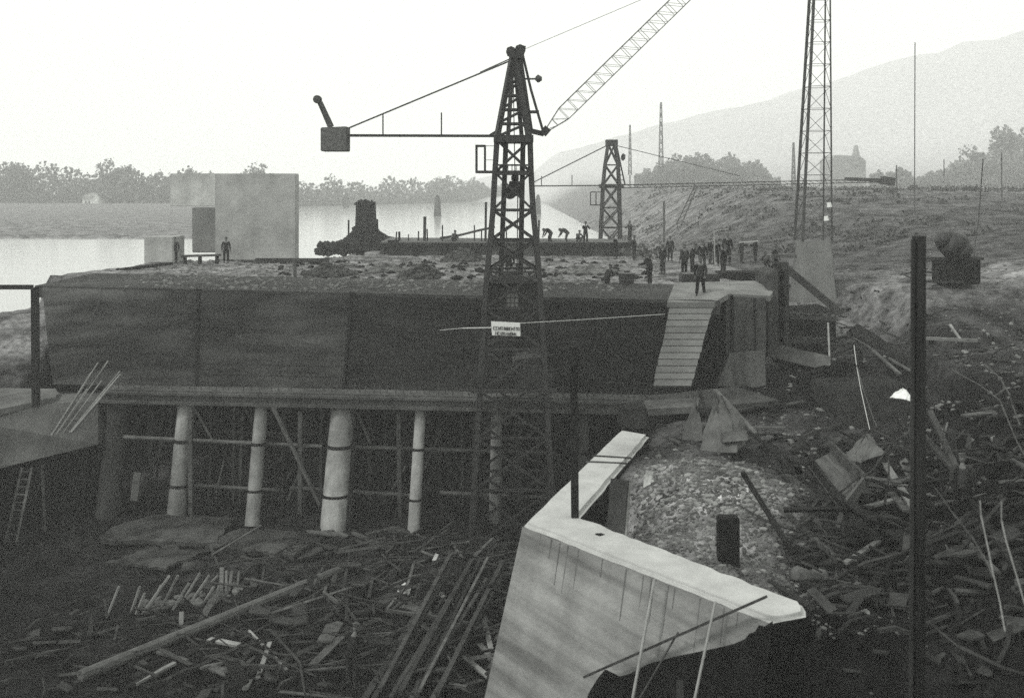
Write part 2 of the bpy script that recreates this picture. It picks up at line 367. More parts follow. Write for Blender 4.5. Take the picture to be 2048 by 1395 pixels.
# soffit, rear wall and end walls of the undercroft, shade painted in as near-black
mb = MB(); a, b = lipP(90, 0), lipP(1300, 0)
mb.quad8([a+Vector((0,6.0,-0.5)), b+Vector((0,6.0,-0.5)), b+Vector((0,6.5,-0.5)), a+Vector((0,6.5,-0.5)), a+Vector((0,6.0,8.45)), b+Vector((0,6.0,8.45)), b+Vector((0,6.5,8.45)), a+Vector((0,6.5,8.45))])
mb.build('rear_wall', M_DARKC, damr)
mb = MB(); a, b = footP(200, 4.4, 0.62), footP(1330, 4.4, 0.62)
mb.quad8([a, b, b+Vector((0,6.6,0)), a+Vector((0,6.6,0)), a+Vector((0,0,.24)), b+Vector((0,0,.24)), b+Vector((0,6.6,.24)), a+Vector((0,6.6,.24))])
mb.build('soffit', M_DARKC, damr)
# columns: (foot px, foot py, top px, top py, width px)
def column(bx, by, tx, ty, wpx, m, z0=-0.1, hoops=True, D=None):
    b = G(bx, by, 0.0); D = D or b.y
    r = wpx/F*D/2; DT = max(D+.1, footP(tx).y-1.0+r*.9+.12)
    b = Vector(((bx-1024)/F*D, D, z0)); t = Vector(((tx-1024)/F*DT, DT, 4.70))
    mb = MB(); N = 12; K = 8
    for k in range(K+1):
        c = b.lerp(t, k/K); rr = r*(1.04-0.08*k/K)
        for i in range(N*2):
            th = 2*math.pi*i/(N*2); mb.v.append(c+Vector((math.cos(th)*rr, math.sin(th)*rr, 0)))
    n = N*2
    for k in range(K):
        for i in range(n): mb.f.append((k*n+i, k*n+(i+1)%n, (k+1)*n+(i+1)%n, (k+1)*n+i))
    c = mb.build('column', m, damr, smooth=True)
    if hoops:
        for f in (0.28, 0.66):
            h = MB(); p = b.lerp(t, f); h.tube(p-Vector((0,0,0.07)), p+Vector((0,0,0.07)), r*1.05, r*1.05, 20); h.build('hoop', M_WOODD, c)
    return c
column(352, 1032, 374, 800, 36, M_COLUMN); column(504, 1047, 524, 806, 28, M_COLUMN)
column(665, 1060, 686, 810, 50, M_COLUMN); column(826, 1072, 842, 815, 24, M_COLUMN)
column(990, 1040, 994, 820, 24, M_COLUMN); column(1160, 1075, 1168, 832, 26, M_CONC3)
column(214, 1030, 238, 800, 44, M_CONC3, hoops=False)
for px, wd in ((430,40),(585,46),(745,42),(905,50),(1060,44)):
    column(px, 1000, px+14, 800, wd, M_DARKC, hoops=False, D=48.2)  # rear row near-black, undercroft shade put into the column colour

# ------------------------------------------------------------------ timber scaffolding in the undercroft
def wood(a, b, w, h=None, m=None, name='board', label='', cat='board', group=None):
    mb = MB(); mb.bar(a, b, w, h); return tag(mb.build(name, m or M_WOOD, origin=Vector(a)), label, cat, group)
bayn = ['left of the first bright column','between the first and second bright columns','between the second and third bright columns','between the third and fourth bright columns','between the fourth bright column and the crane','right of the crane under the ledge']
def bay(px): return 0 if px < 360 else 1 if px < 510 else 2 if px < 675 else 3 if px < 832 else 4 if px < 990 else 5
props = [(300,1),(382,0),(418,1),(478,1),(565,1),(600,0),(607,1),(640,1),(700,0),(738,1),(768,1),(800,0),(880,1),(925,1),(945,0),(1040,1),(1110,1)]
for i,(px,far) in enumerate(props):
    D = 46.2 if far else 44.4
    a = Vector(((px-1024)/F*D, D, -0.2)); b = Vector(((px+rnd.uniform(-4,8)-1024)/F*D, D, 4.45 if i % 3 else 3.9))
    wood(a, b, 0.13 if far else 0.17, None, M_WOOD if i % 2 else M_CONC3, 'timber_prop', 'upright timber prop under the ledge, '+bayn[bay(px)], 'prop', 'upright props under the dam ledge')
for k in range(30):
    px=rnd.uniform(255,1120); D=rnd.uniform(45.6,49.5); a=Vector(((px-1024)/F*D,D,-.2)); b=a+Vector((rnd.uniform(-.5,.5),rnd.uniform(-.2,.2),4.6)) if k%3 else a+Vector((rnd.choice((-1.6,1.6)),0,3.6))
    wood(a,b,rnd.uniform(.06,.12),None,M_WOOD if k%2 else M_CONC3,'timber_prop','thin prop deep behind the columns, '+bayn[bay(px)],'prop','thin props deep under the dam')
rails = [(215,872,645,892,45.2,'upper pole rail of the scaffold left of the thick third column'),(655,892,1110,905,45.0,'upper pole rail of the scaffold right of the thick third column'),
 (350,968,560,980,45.2,'lower pole rail between the first two bright columns'),(580,975,820,990,45.0,'lower pole rail behind the third and fourth columns'),(880,985,1120,995,44.8,'lower pole rail near the foot of the crane'),
 (420,862,640,868,47,'second pole set back behind the upper rail between the columns')]
for x0,y0,x1,y1,D,lb in rails:
    mb = MB(); mb.tube(W(x0,y0,D), W(x1,y1,D-0.6), 0.09, 0.075, 7); tag(mb.build('scaffold_rail', M_WOOD if D > 46 else mat('peeled_pole',0.06,0.12,2,vary=.2)), lb, 'rail', 'horizontal scaffold poles under the dam')
for (x0,y0,x1,y1,D,r,lb) in [(545,812,640,1010,44.2,.1,'long diagonal brace falling to the foot of the thick third column'),(388,815,425,880,45,.05,'thin brace sloping right from the top of the first column'),(488,815,520,870,46,.05,'thin brace behind the top of the second column'),
  (710,815,740,885,45,.06,'thin brace sloping right from the top of the third column'),(812,930,780,985,45,.05,'short brace leaning against the fourth column'),(575,1000,605,930,45,.05,'short brace inside the second bay of the scaffold'),(432,985,448,920,45,.04,'short brace low in the bay after the first column')]:
    mb = MB(); mb.tube(W(x0,y0,D), W(x1,y1,D), r, r*0.9, 6); tag(mb.build('brace', mat('peeled_pole',0.06,0.12,2,vary=.2)), lb, 'brace', 'diagonal braces under the dam')
tag(MB().bar(W(275,945,44.3), W(268,1000,44.3), 0.3, 0.1).build('hanging_board', M_WOODL), 'short pale board standing upright in the dark left of the first column', 'board')

# ------------------------------------------------------------------ left abutment
ab = thing('concrete_abutment', W(60, 900, 44), 'pale concrete abutment block with a sloping top at the left end of the dam', 'abutment')
mb = MB(); 
p = [W(-60,950,43.0), W(196,888,44.6), W(196,800,45.2), W(112,806,44.9), W(-60,842,43.2)]
mb.prism(p, (0,3.5,0.2)); mb.build('block', mat('abutment_concrete',.08,.17,.9,.9,.4,5,blotch=.4), ab)
mb = MB(); p = [W(-60,842,42.8), W(112,806,45.2), W(112,788,46.5), W(-60,786,47.0)]
mb.prism(p, (0,0,0.25)); mb.build('cap_slab', mat('abutment_concrete',.08,.17), ab)
mb = MB(); 
for x,y in ((-30,43.8),(60,44.4),(150,45.3)): X_=(x-1024)/F*y; mb.box(X_-0.7,y+0.2,-0.3,X_+0.7,y+2.6,2.8)
mb.build('footing', M_DARKC, ab)  # footings near-black, shade under the block put into their colour
mb = MB(); mb.bar(W(70,575,45.5), W(72,822,44.6), 0.26); tag(mb.build('square_post', M_WOODD), 'dark square timber post standing on the left abutment', 'post')
mb = MB(); mb.bar(W(-10,574,45.6), W(66,574,45.6), 0.12, 0.2); tag(mb.build('cross_beam', M_WOODD), 'dark horizontal timber joined to the top of the left post', 'beam')
mb = MB(); mb.bar(W(84,930,43.1), W(90,1070,42.6), 0.1); tag(mb.build('thin_post', M_WOOD), 'thin upright pole under the left abutment beside the ladder', 'post')
mb = MB(); mb.box(*W(76,590,45.4), *(W(86,578,45.6))); 
# ladder
lad = thing('wooden_ladder', W(22,1108,41.5), 'wooden ladder leaning against the left abutment, at the edge of the picture', 'ladder')
for dx in (0,22):
    MB().bar(W(6+dx,1108,41.2), W(44+dx*0.9,935,43), 0.09, 0.07).build('rail', M_WOOD, lad)
for k in range(11):
    t = (k+.5)/11; a = W(6,1108,41.2).lerp(W(44,935,43),t); b = W(28,1108,41.2).lerp(W(64,935,43),t); MB().bar(a,b,0.045).build('rung', M_WOOD, lad)
# bundle of laths leaning on the block
for i in range(15):
    t = rnd.random(); off = rnd.uniform(-14,46); ln = rnd.uniform(0.55,1.0)
    a = W(112+off*0.75, 868-off*0.12, 43.2+0.02*i); b = a.lerp(W(215+off*0.8, 716+off*0.55, 43.0+0.05*i), ln)
    wood(a, b, rnd.choice((0.07,0.1,0.14)), 0.04, mat('white_lath',.22,.36,2,vary=.3) if i % 3 else M_WOODL, 'lath', 'pale lath in the slanting bundle propped over the left abutment', 'lath', 'laths propped at the left abutment')

# ------------------------------------------------------------------ foreground wing wall
ZT = 5.5
def TP(px, py, z=ZT): return G(px, py, z)
Bf, Cf, Ao = TP(1047,1043), TP(1545,1236), TP(1240,858)
Ce, Cb = TP(1612,1224), TP(1600,1200)
Bb = TP(1158,1030); Ai = TP(1298,868)
wr = thing('wing_wall', (3, 24, 0), 'massive pale concrete wing wall with a bright flat top turning a sharp corner in the foreground', 'retaining wall')
u = (Cf-Bf).normalized(); nrm = Vector((u.y, -u.x, 0)).normalized()   # outward
if nrm.y > 0: nrm = -nrm
u2 = (Ao-Bf).normalized(); n2 = Vector((-u2.y, u2.x, 0)).normalized()
if n2.x > 0: n2 = -n2
bat = 0.2
def down(p, n, z): return Vector((p.x, p.y, 0))+n*bat*(ZT-z)+Vector((0,0,z))
nb = (nrm+n2).normalized()/max(0.3,(nrm+n2).normalized().dot(nrm))
def edge_grid(p, q, np_, nq_, m, name, ztop=ZT-0.12, nx_=40, nz_=16, amp=0.025, par=wr, z0=-0.6):
    mb = MB()
    for j in range(nz_+1):
        z = ztop+(z0-ztop)*j/nz_
        for i in range(nx_+1):
            t = i/nx_; a = down(p, np_, z); b = down(q, nq_, z); c = a.lerp(b, t)
            k = amp*float(fbm(np.array([t*14.0]), np.array([z*1.3]), 0.8, 3)[0])*(0 if i in (0,nx_) or j == 0 else 1)
            mb.v.append(c+nrm*k*2)
    for j in range(nz_):
        for i in range(nx_): a = j*(nx_+1)+i; mb.f.append((a,a+1,a+nx_+2,a+nx_+1))
    return mb.build(name, m, par, smooth=True)
# face material with slanting pour bands
def band_mat():
    m = mat('poured_concrete_bands', 0.18, 0.26, 1.0, 0.9, 0.3, 7, streak=0.08, blotch=0.12).copy(); m.name = 'banded_concrete'
    n = m.node_tree; b = n.nodes['Principled BSDF']; src = b.inputs['Base Color'].links[0].from_socket
    tc = n.nodes.new('ShaderNodeTexCoord'); mp = n.nodes.new('ShaderNodeMapping'); mp.inputs['Rotation'].default_value = (0, R(-6), 0)
    wv = n.nodes.new('ShaderNodeTexNoise'); wv.inputs['Scale'].default_value = 1.0; wv.inputs['Detail'].default_value = 4
    m3 = n.nodes.new('ShaderNodeMapping'); m3.inputs['Scale'].default_value = (0.12, 0.12, 1.9)
    n.links.new(tc.outputs['Object'], mp.inputs[0]); n.links.new(mp.outputs[0], m3.inputs[0]); n.links.new(m3.outputs[0], wv.inputs['Vector'])
    mr = n.nodes.new('ShaderNodeMapRange'); mr.inputs[1].default_value = 0.35; mr.inputs[2].default_value = 0.65; mr.inputs[3].default_value = 0.6; mr.inputs[4].default_value = 1.4
    n.links.new(wv.outputs['Fac'], mr.inputs[0])
    mu = n.nodes.new('ShaderNodeVectorMath'); mu.operation = 'SCALE'; n.links.new(src, mu.inputs[0]); n.links.new(mr.outputs[0], mu.inputs['Scale'])
    n.links.new(mu.outputs[0], b.inputs['Base Color']); return m
M_BAND = band_mat()
edge_grid(Bf, Cf, nb, nrm, M_BAND, 'front_face')
edge_grid(Ao, Bf, n2, nb, M_CONC, 'side_face', amp=0.0)
# end face (black bitumen)
ne = (Vector((0.25,-1,0))).normalized()
mb = MB()
a0, a1 = down(Cf, nrm, ZT-0.12), down(Cf, nrm, -0.6); e0, e1 = Vector((Ce.x,Ce.y,ZT-0.12)), Vector((Ce.x,Ce.y,-0.6)); g0, g1 = Vector((Cb.x+.15,Cb.y,ZT-0.07)), Vector((Cb.x+.15,Cb.y,-0.6))
for q_ in (a0,a1,e0,e1): q_ += Vector((.03,-.04,0))
a0.z = e0.z = ZT-.07
mb.add([a0,a1,e1,e0,g1,g0], [(0,1,2,3),(3,2,4,5)]); mb.build('end_face', M_BITU, wr)
# back faces, their shaded side put into a near-black colour
mb = MB()
pts = [Vector((Cb.x+.12,Cb.y,ZT-.12)), Vector((Bb.x,Bb.y,ZT-0.12)), Vector((Ai.x,Ai.y,ZT-0.12))]
for p, q in zip(pts, pts[1:]): mb.add([p,q,Vector((q.x,q.y,-0.6)),Vector((p.x,p.y,-0.6))], [(0,1,2,3)])
mb.build('back_face', M_DARKC, wr)
# rounded top slab, slightly irregular
mb = MB(); out = []; 
def lerp_pts(p,q,n,j=0.02):
    r = []
    for i in range(n): t = i/n; c = p.lerp(q,t); r.append(c+Vector((rnd.uniform(-j,j), rnd.uniform(-j,j), 0)))
    return r
outer = lerp_pts(Ao,Bf,14)+lerp_pts(Bf,Cf,24)+[Cf, (Cf+Ce)/2+Vector((0.02,-0.03,0)), Ce, (Ce+Cb)/2+Vector((0.05,0,0))]
inner = lerp_pts(Cb,Bb,24,0.04)+lerp_pts(Bb,Ai,14)+[Ai]
poly = outer+inner
mb.prism([Vector((p.x,p.y,ZT-0.14)) for p in poly], (0,0,0.14)); tp = mb.build('top_surface', M_CONC_TOP, wr)
bm = bmesh.new(); bm.from_mesh(tp.data); ed = [e for e in bm.edges if all(v.co.z > ZT-0.05-0 for v in e.verts)]
bmesh.ops.bevel(bm, geom=ed, offset=0.10, segments=4, affect='EDGES', clamp_overlap=True); bm.to_mesh(tp.data); bm.free()
for p in tp.data.polygons: p.use_smooth = abs(p.normal.z) < .999
# bitumen coat on the front face: outline follows the photo, laid on the battered plane
P0 = down(Bf,nrm,ZT); UU = u
def on_face(px, py, lift=0.035):
    # intersect the view ray with the battered front plane
    o = Vector((0,0,CZ)); dr = W(px,py,1.0)-o
    pn = Vector((nrm.x, nrm.y, bat)).normalized(); t = (Vector((Cf.x,Cf.y,ZT))-o).dot(pn)/dr.dot(pn)
    return o+dr*t+pn*lift
outl = [(1545,1242),(1531,1252),(1520,1249),(1512,1262),(1500,1266),(1492,1277),(1470,1286),(1452,1291),(1400,1302),(1350,1312),(1300,1326),(1262,1346),(1240,1352),(1212,1338),(1200,1352),(1182,1380),(1165,1420),(1150,1500),(1560,1560),(1640,1560)]
cf = [on_face(px,py) for px,py in outl[:-1]]
# right boundary lies along the wall's vertical edge
cf.append(down(Cf,nrm,0.0)+Vector((0.0,-0.03,0))); cf.append(down(Cf,nrm,ZT-0.3)+Vector((0.0,-0.03,0)))
mb = MB(); pn = Vector((nrm.x, nrm.y, bat)).normalized(); mb.prism(cf, -pn*0.05); mb.build('bitumen_coat', M_BITU, wr)
for k in range(16):
    t=rnd.uniform(.03,.97); p=Bf.lerp(Cf,t); z1=ZT-.14; z2=z1-rnd.uniform(.25,1.3); wd=rnd.uniform(.02,.06)
    q=[down(p,nrm,z1)+nrm*.006,down(p+u*wd,nrm,z1)+nrm*.006,down(p+u*wd*.6,nrm,z2)+nrm*.006,down(p+u*wd*.3,nrm,z2)+nrm*.006]
    mb=MB(); mb.prism(q,-nrm*.004); mb.build('rust_run',mat('run_stain',.09,.15,2,.9,.2),wr)
# low step across the far leg
mb = MB(); a = Ao.lerp(Bf,0.42); b_ = Ai.lerp(Bb,0.42); 
for t in (0.36,0.43): mb.bar(Ao.lerp(Bf,t)+Vector((0,0,0.01)), Ai.lerp(Bb,t)+Vector((0.1,0,0.01)), 0.07, 0.05)
mb.build('groove', M_CONC3, wr)
# poles, plank in front of the wall
def pole(a, b, r, m, name, lb, cat, grp=None, n=8): return tag(MB().tube(a,b,r,r*0.92,n).build(name, m, origin=a), lb, cat, grp)
def toface(px, py, off): return on_face(px,py,off)
pole(toface(1290,1450,0.55), toface(1331,1155,0.35), 0.034, M_PIPE, 'pale_pipe', 'pale thin pipe before the wing wall, left and taller of the pair', 'pipe')
pole(toface(1412,1450,0.55), toface(1453,1200,0.35), 0.03, M_PIPE, 'pale_pipe', 'pale thin pipe before the wing wall, the right one over the black coat', 'pipe')
tag(MB().bar(toface(1188,1350,0.3), toface(1552,1191,0.32), 0.09, 0.05).build('leaning_board', M_WOOD), 'long narrow board slanting across the face of the wing wall', 'board')
tag(MB().tube(toface(1300,1400,0.4), toface(1372,1262,0.25), 0.02,0.02).build('thin_rod', M_STEELG), 'thin dark rod leaning under the slanting board', 'rod')
tag(MB().bar(toface(1392,1450,0.5), toface(1392,1355,0.5), 0.14, 0.08).build('short_board', M_CONC3), 'short grey board standing low against the black part of the wing wall', 'board')
# dark post on the wall's corner
tag(MB().bar(W(1150,1034,26.9), W(1147,692,26.9), 0.19).build('square_post', M_WOODD), 'tall dark square post standing on the corner of the wing wall', 'post')
tag(MB().bar(W(1232,1068,26.0), W(1240,958,26.3), 0.45, 0.14).build('timber_prop', M_CONC3), 'short grey timber leaning upright inside the wall corner', 'prop')
tag(MB().bar(W(1248,1075,25.9), W(1256,965,26.3), 0.14, 0.1).build('timber_prop', M_WOODL), 'pale narrow prop beside the grey timber inside the wall corner', 'prop')
tag(MB().bar(W(1195,1070,25.5), W(1232,1067,25.9), 0.16, 0.06).build('board_end', M_WOODD), 'small dark board end lying on the wall top by the upright timber', 'board')
tag(MB().box(*W(1438,1180,24.2), *(W(1480,1036,24.2)+Vector((0.0,0.35,0)))).build('stump_post', M_WOODD, bevel=0.03), 'thick dark square stump rising behind the wing wall beside the pale mound', 'post')

# ------------------------------------------------------------------ lattice helper
def lattice(mb, lv, leg, br, faces=(0,1,2,3), x2=True):
    """lv = list of (centre Vector, half width x, half width y); adds bracing only; returns leg lines"""
    def cn(l): c,hx,hy = l; return [c+Vector((sx*hx,sy*hy,0)) for sx,sy in ((-1,-1),(1,-1),(1,1),(-1,1))]
    for l0,l1 in zip(lv,lv[1:]):
        a,b = cn(l0),cn(l1)
        for i in faces:
            j = (i+1)%4
            mb.bar(a[i],b[j],br)
            if x2: mb.bar(a[j],b[i],br)
            mb.bar(b[i],b[j],br)
    return [[cn(l)[i] for l in lv] for i in range(4)]

# ------------------------------------------------------------------ main tower crane
DC = 42.0
def C(px, py, dy=0.0): return W(px, py, DC)+Vector((0,dy,0))
cr = thing('tower_crane', W(1024,1070,DC), 'tall dark lattice tower crane with a raised jib standing in front of the dam', 'crane')
def lvl(py, x0, x1): return (W((x0+x1)/2,py,DC), (x1-x0)/2/F*DC, (x1-x0)/2/F*DC*0.9)
low = [lvl(1072,944,1106), lvl(960,950,1101), lvl(860,956,1096), lvl(770,961,1091)]
mid = [lvl(770,961,1091), lvl(690,966,1086), lvl(610,970,1081), lvl(540,975,1077), lvl(480,981,1072), lvl(420,986,1066), lvl(345,990,1062), lvl(280,994,1060)]
mb = MB(); L1 = lattice(mb, low, .2, .09); L2 = lattice(mb, mid, .2, .085)
mb.build('bracing', M_STEEL, cr)
for i in range(4):
    l = MB(); 
    pts = L1[i]+L2[i][1:]
    for a,b in zip(pts,pts[1:]): l.bar(a,b,0.2)
    l.build('tower_leg', M_STEEL, cr)
# inner pair of stiffeners (the doubled legs in the photo)
mb = MB()
for (x0,x1) in ((1000,1012),(1040,1046)): mb.bar(C(x0,600,-0.3), C(x1,280,-0.2), 0.2)
mb.build('stiffener', M_STEEL, cr)
# head A-frame above the slewing ring
mb = MB()
apx = C(1032,112)
for (x0,dy) in ((994,-0.6),(994,0.6),(1016,-0.45),(1058,-0.6),(1058,0.6),(1044,0.45)):
    mb.bar(C(x0,276,dy), C(1027+(x0-1026)*0.12,120,dy*0.3), 0.17)
for t in (0.18,0.36,0.54,0.72,0.86):
    for dy in (-.6,.6):
        k = dy*(1-0.7*t); a = C(994,276).lerp(C(1023,120),t)+Vector((0,k,0)); b = C(1058,276).lerp(C(1031,120),t)+Vector((0,k,0)); mb.bar(a,b,0.07)
        a2 = C(994,276).lerp(C(1023,120),t-0.16)+Vector((0,k,0)); mb.bar(a2,b,0.06)
mb.build('head_frame', M_STEEL, cr)
mb = MB(); mb.bar(C(1044,104), C(1062,180), 0.1); mb.bar(C(1062,180), C(1086,262), 0.1); mb.bar(C(1040,112), C(1062,262), 0.17); mb.bar(C(1062,262),C(1088,268),0.2); mb.bar(C(1060,224),C(1078,224),0.12)
mb.build('back_strut', M_STEEL, cr)
hp = MB(); 
hp.box(*(C(1018,118,-0.3)), *(C(1048,108,0.3))); hp.tube(C(1022,104,-.25),C(1022,104,.25),.2); hp.tube(C(1040,101,-.25),C(1040,101,.25),.22); hp.bar(C(1016,96),C(1024,120),.12); hp.bar(C(1049,92),C(1043,120),.12)
hp.build('pulley_head', M_STEEL, cr)
mb = MB(); mb.box(*(C(988,286,-0.9)), *(C(1066,272,0.9))); mb.bar(C(978,272),C(994,262),.1); mb.build('slewing_platform', M_STEEL, cr)
mb = MB(); mb.box(*(C(990,350,-0.85)), *(C(1062,343,0.85))); mb.bar(C(952,344,-0.5),C(1060,344,-0.5),.1); mb.bar(C(952,344,0.5),C(1060,344,0.5),.1); 
for k in range(9): mb.bar(C(992+8*k,343,-.85),C(992+8*k,330,-.85),.035)
mb.bar(C(992,331,-.85),C(1060,331,-.85),.07)
mb.build('access_platform', M_STEEL, cr)
mb = MB()
for dy in (-.5,.5):
    for a,b in (((953,292),(953,344)),((970,292),(970,344)),((953,292),(970,292))): mb.bar(C(*a,dy),C(*b,dy),.06)
for x,y in ((953,292),(970,292),(953,344),(970,344)): mb.bar(C(x,y,-.5),C(x,y,.5),.06)
mb.bar(C(970,292),C(992,292),.025); mb.bar(C(970,320),C(992,320),.02)
mb.build('side_cage', M_STEEL, cr)
mb = MB(); mb.box(*(C(1018,392,-0.3)), *(C(1042,362,0.3))); mb.tube(C(1020,385,-.35),C(1020,385,.35),.28); mb.bar(C(1030,362),C(1030,350),.3); mb.build('winch_box', M_STEEL, cr, bevel=0.03)
# counter jib
mb = MB()
for dy in (-.35,.35):
    mb.bar(C(698,271,dy),C(992,272,dy),.075)
    
for k in range(26): x = 700+11.2*k; mb.bar(C(x,271,-.35),C(x+11.2,271.5,.35),.03)
mb.build('counter_jib', M_STEEL, cr)
mb = MB(); mb.quad8([C(645,303,-.45),C(697,303,-.45),C(697,303,.45),C(645,303,.45),C(645,256,-.45),C(697,254,-.45),C(697,254,.45),C(645,256,.45)]); mb.build('counterweight', mat('ballast_steel',0.07,0.16,9,0.8,0.4,12), cr, bevel=0.03)
mb = MB(); mb.tube(C(662,254),C(640,205),.13,.11); mb.build('lever_arm', M_STEELG, cr)
mb = MB(); mb.tube(C(635,199,-.15),C(635,199,.15),.17,.17,14); mb.build('lever_knob', M_STEELG, cr, bevel=.03)
mb = MB(); mb.tube(C(698,256),C(1020,122),.035,.035,5); mb.tube(C(960,144,.15),C(1020,117,.15),.025,.025,5); mb.build('tie_rope', M_STEELG, cr)
for x in (766,883):
    MB().tube(C(x,270),C(x,228 if x<800 else 225),.03,.03,5).build('hanger_rod', M_STEEL, cr)
mb = MB(); mb.tube(C(1048,158),C(1072,158),.04,.04,6); mb.rock(C(1076,158),.15,(1,1,1),random.Random(1)); mb.build('counter_ball', M_STEELG, cr, smooth=True)
# jib
jb = MB(); n_ = 17; J0, J1 = C(1092,262), C(1395,-34); jd = (J1-J0).normalized(); jn = Vector((-jd.z,0,jd.x))
wid = lambda t: 0.05+0.24*min(1,t/0.12)
pv = None
for k in range(n_+1):
    t = k/n_; c = J0.lerp(J1,t); hh = wid(t)
    q = [c+jn*hh*sx+Vector((0,sy*hh,0)) for sx,sy in ((1,-1),(1,1),(-1,1),(-1,-1))]
    if pv:
        for i in range(4): jb.bar(pv[i],q[i],.036); jb.bar(q[i],q[(i+1)%4],.018)
        jb.bar(pv[0],q[3],.014); jb.bar(pv[1],q[2],.014)
    pv = q
jb.build('jib', mat('pale_steel',.12,.2,6,.6,.0), cr)
MB().bar(C(1086,268),C(1096,256),.42,.3).build('jib_pivot', M_STEEL, cr)
mb = MB(); mb.tube(C(1046,100),C(1395,-48),.011,.011,4); mb.build('hoist_rope', mat('pale_steel',.12,.2,6,.6,.0), cr)
mb = MB(); mb.tube(C(1036,350,.1),C(1034,545,.1),.02,.02,4); mb.tube(C(1030,362,-.3),C(1026,130,-.3),.018,.018,4); mb.build('winch_rope', M_STEEL, cr)
# machinery cabin in the tower
mb = MB(); mb.box(*(C(972,640,-0.75)), *(C(1078,560,0.75))); mb.build('machine_cabin', mat('cabin_boards',0.02,0.045,3,.8,.3,8,stretch=(4,4,.5)), cr)
mb = MB(); a,b,c_ = C(966,562,-.95),C(1024,540,-.95),C(1084,562,-.95); mb.prism([a,b,c_],(0,1.9,0)); mb.build('cabin_roof', M_STEEL, cr)
wn = MB(); 
wn.box(*(C(1013,610,-0.78)), *(C(1037,572,-0.76))); wo = wn.build('window', mat('glass_grey',0.12,0.2,3,0.2,0.0), cr)
wb = MB()
for k in range(4): x = 1013+8*k; wb.bar(C(x,610,-.8),C(x,572,-.8),.03)
for k in range(5): y = 572+9.5*k; wb.bar(C(1013,y,-.8),C(1037,y,-.8),.03)
wb.build('glazing_bar', M_STEEL, wo)
mb = MB(); mb.quad8([C(1030,772,-1),C(1094,772,-1),C(1094,772,.9),C(1030,772,.9),C(1024,712,-1),C(1088,706,-1),C(1088,706,.9),C(1024,712,.9)]); mb.build('ballast_box', M_STEEL, cr, bevel=.12)
mb = MB(); mb.bar(C(944,768,-1.4),C(1110,768,-1.4),.14); mb.bar(C(944,768,1.4),C(1110,768,1.4),.14)
for x in (913,945,962,1100): mb.bar(C(x,768,-1.4),C(x,735,-1.4),.05)
mb.bar(C(911,766,-1.4),C(990,768,-1.4),.06); mb.build('working_deck', M_STEEL, cr)
mb = MB(); mb.bar(C(936,1080,-1.7),C(1114,1080,-1.7),.3); mb.bar(C(936,1080,1.7),C(1114,1080,1.7),.3); mb.build('base_beam', M_STEEL, cr)
# sign hung on a wire
sg = thing('hanging_sign', W(1012,672,38), 'small white notice board with dark lettering hung on a wire before the crane', 'sign')
mb = MB(); a = W(983,643,38); b = W(1041,671,38); mb.quad8([W(984,670,38),W(1041,672,38),W(1041,672,38.05),W(984,670,38.05),W(982,642,38),W(1040,645,38),W(1040,645,38.05),W(982,642,38.05)]); mb.build('board', M_WHITE, sg)
mb = MB(); rs = random.Random(5)
for row,(yy,hh) in enumerate(((656,6.5),(666,6.0))):
    x = 987+row*4
    while x < 1036-row*5:
        wd = rs.choice((2.6,3.2,3.8)); k = (x-983)*0.035
        for (xa,ya,xb,yb) in rs.choice([[(0,0,0,1),(0,0,1,0),(1,0,1,1)],[(0,0,0,1),(0,.5,1,.5),(1,0,1,1)],[(0,0,0,1),(0,0,1,0),(0,1,1,1)],[(0,1,.5,0),(.5,0,1,1)],[(.5,0,.5,1),(0,0,1,0)],[(0,0,0,1),(1,0,1,1),(0,1,1,0)]]):
            mb.bar(W(x+xa*wd,yy+k-hh*(1-ya)+3,37.98),W(x+xb*wd,yy+k-hh*(1-yb)+3,37.98),0.02,0.012)
        x += wd+1.3
mb.build('lettering', M_STEEL, sg)
mb = MB(); mb.tube(W(1041,646,38),W(1180,638,41),.016,.016,5); mb.tube(W(1180,638,41),W(1330,628,44),.016,.016,5); mb.tube(W(983,655,38),W(925,656,38.5),.022,.022,5); mb.tube(W(925,656,38.5),W(880,660,40),.012,.012,5); mb.build('support_wire', M_WIRE, sg)

# ------------------------------------------------------------------ second crane, far
D2 = 92
c2 = thing('derrick_crane', W(1218,490,D2), 'smaller distant lattice crane fading in haze beyond the crest', 'crane')
def lv2(py,x0,x1): return (W((x0+x1)/2,py,D2),(x1-x0)/2/F*D2,(x1-x0)/2/F*D2)
mb = MB(); LL = lattice(mb, [lv2(500,1200,1240),lv2(455,1202,1240),lv2(415,1204,1239),lv2(370,1206,1238),lv2(330,1210,1236),lv2(288,1216,1230)], .2,.1)
mb.build('bracing', M_STEEL, c2)
for i in range(4):
    l = MB()
    for a,b in zip(LL[i],LL[i][1:]): l.bar(a,b,.22)
    l.build('tower_leg', M_STEEL, c2)
mb = MB(); mb.bar(W(1232,285,D2),W(1250,370,D2),.12); mb.bar(W(1226,282,D2),W(1242,372,D2),.14); 
for k in range(7): mb.bar(W(1234+2.2*k,300+10*k,D2),W(1229+2*k,300+10*k,D2),.06)
mb.build('back_strut', M_STEEL, c2)
mb = MB(); mb.box(*W(1212,292,D2),*(W(1234,280,D2+.8))); mb.build('pulley_head', M_STEEL, c2)
mb = MB(); mb.box(*W(1200,376,D2-.4),*(W(1244,368,D2+1))); mb.bar(W(1180,410,D2),W(1204,410,D2),.1); mb.bar(W(1181,384,D2),W(1181,410,D2),.08); mb.bar(W(1192,384,D2),W(1192,410,D2),.08); mb.bar(W(1181,384,D2),W(1204,384,D2),.08); mb.build('side_cage', M_STEEL, c2)
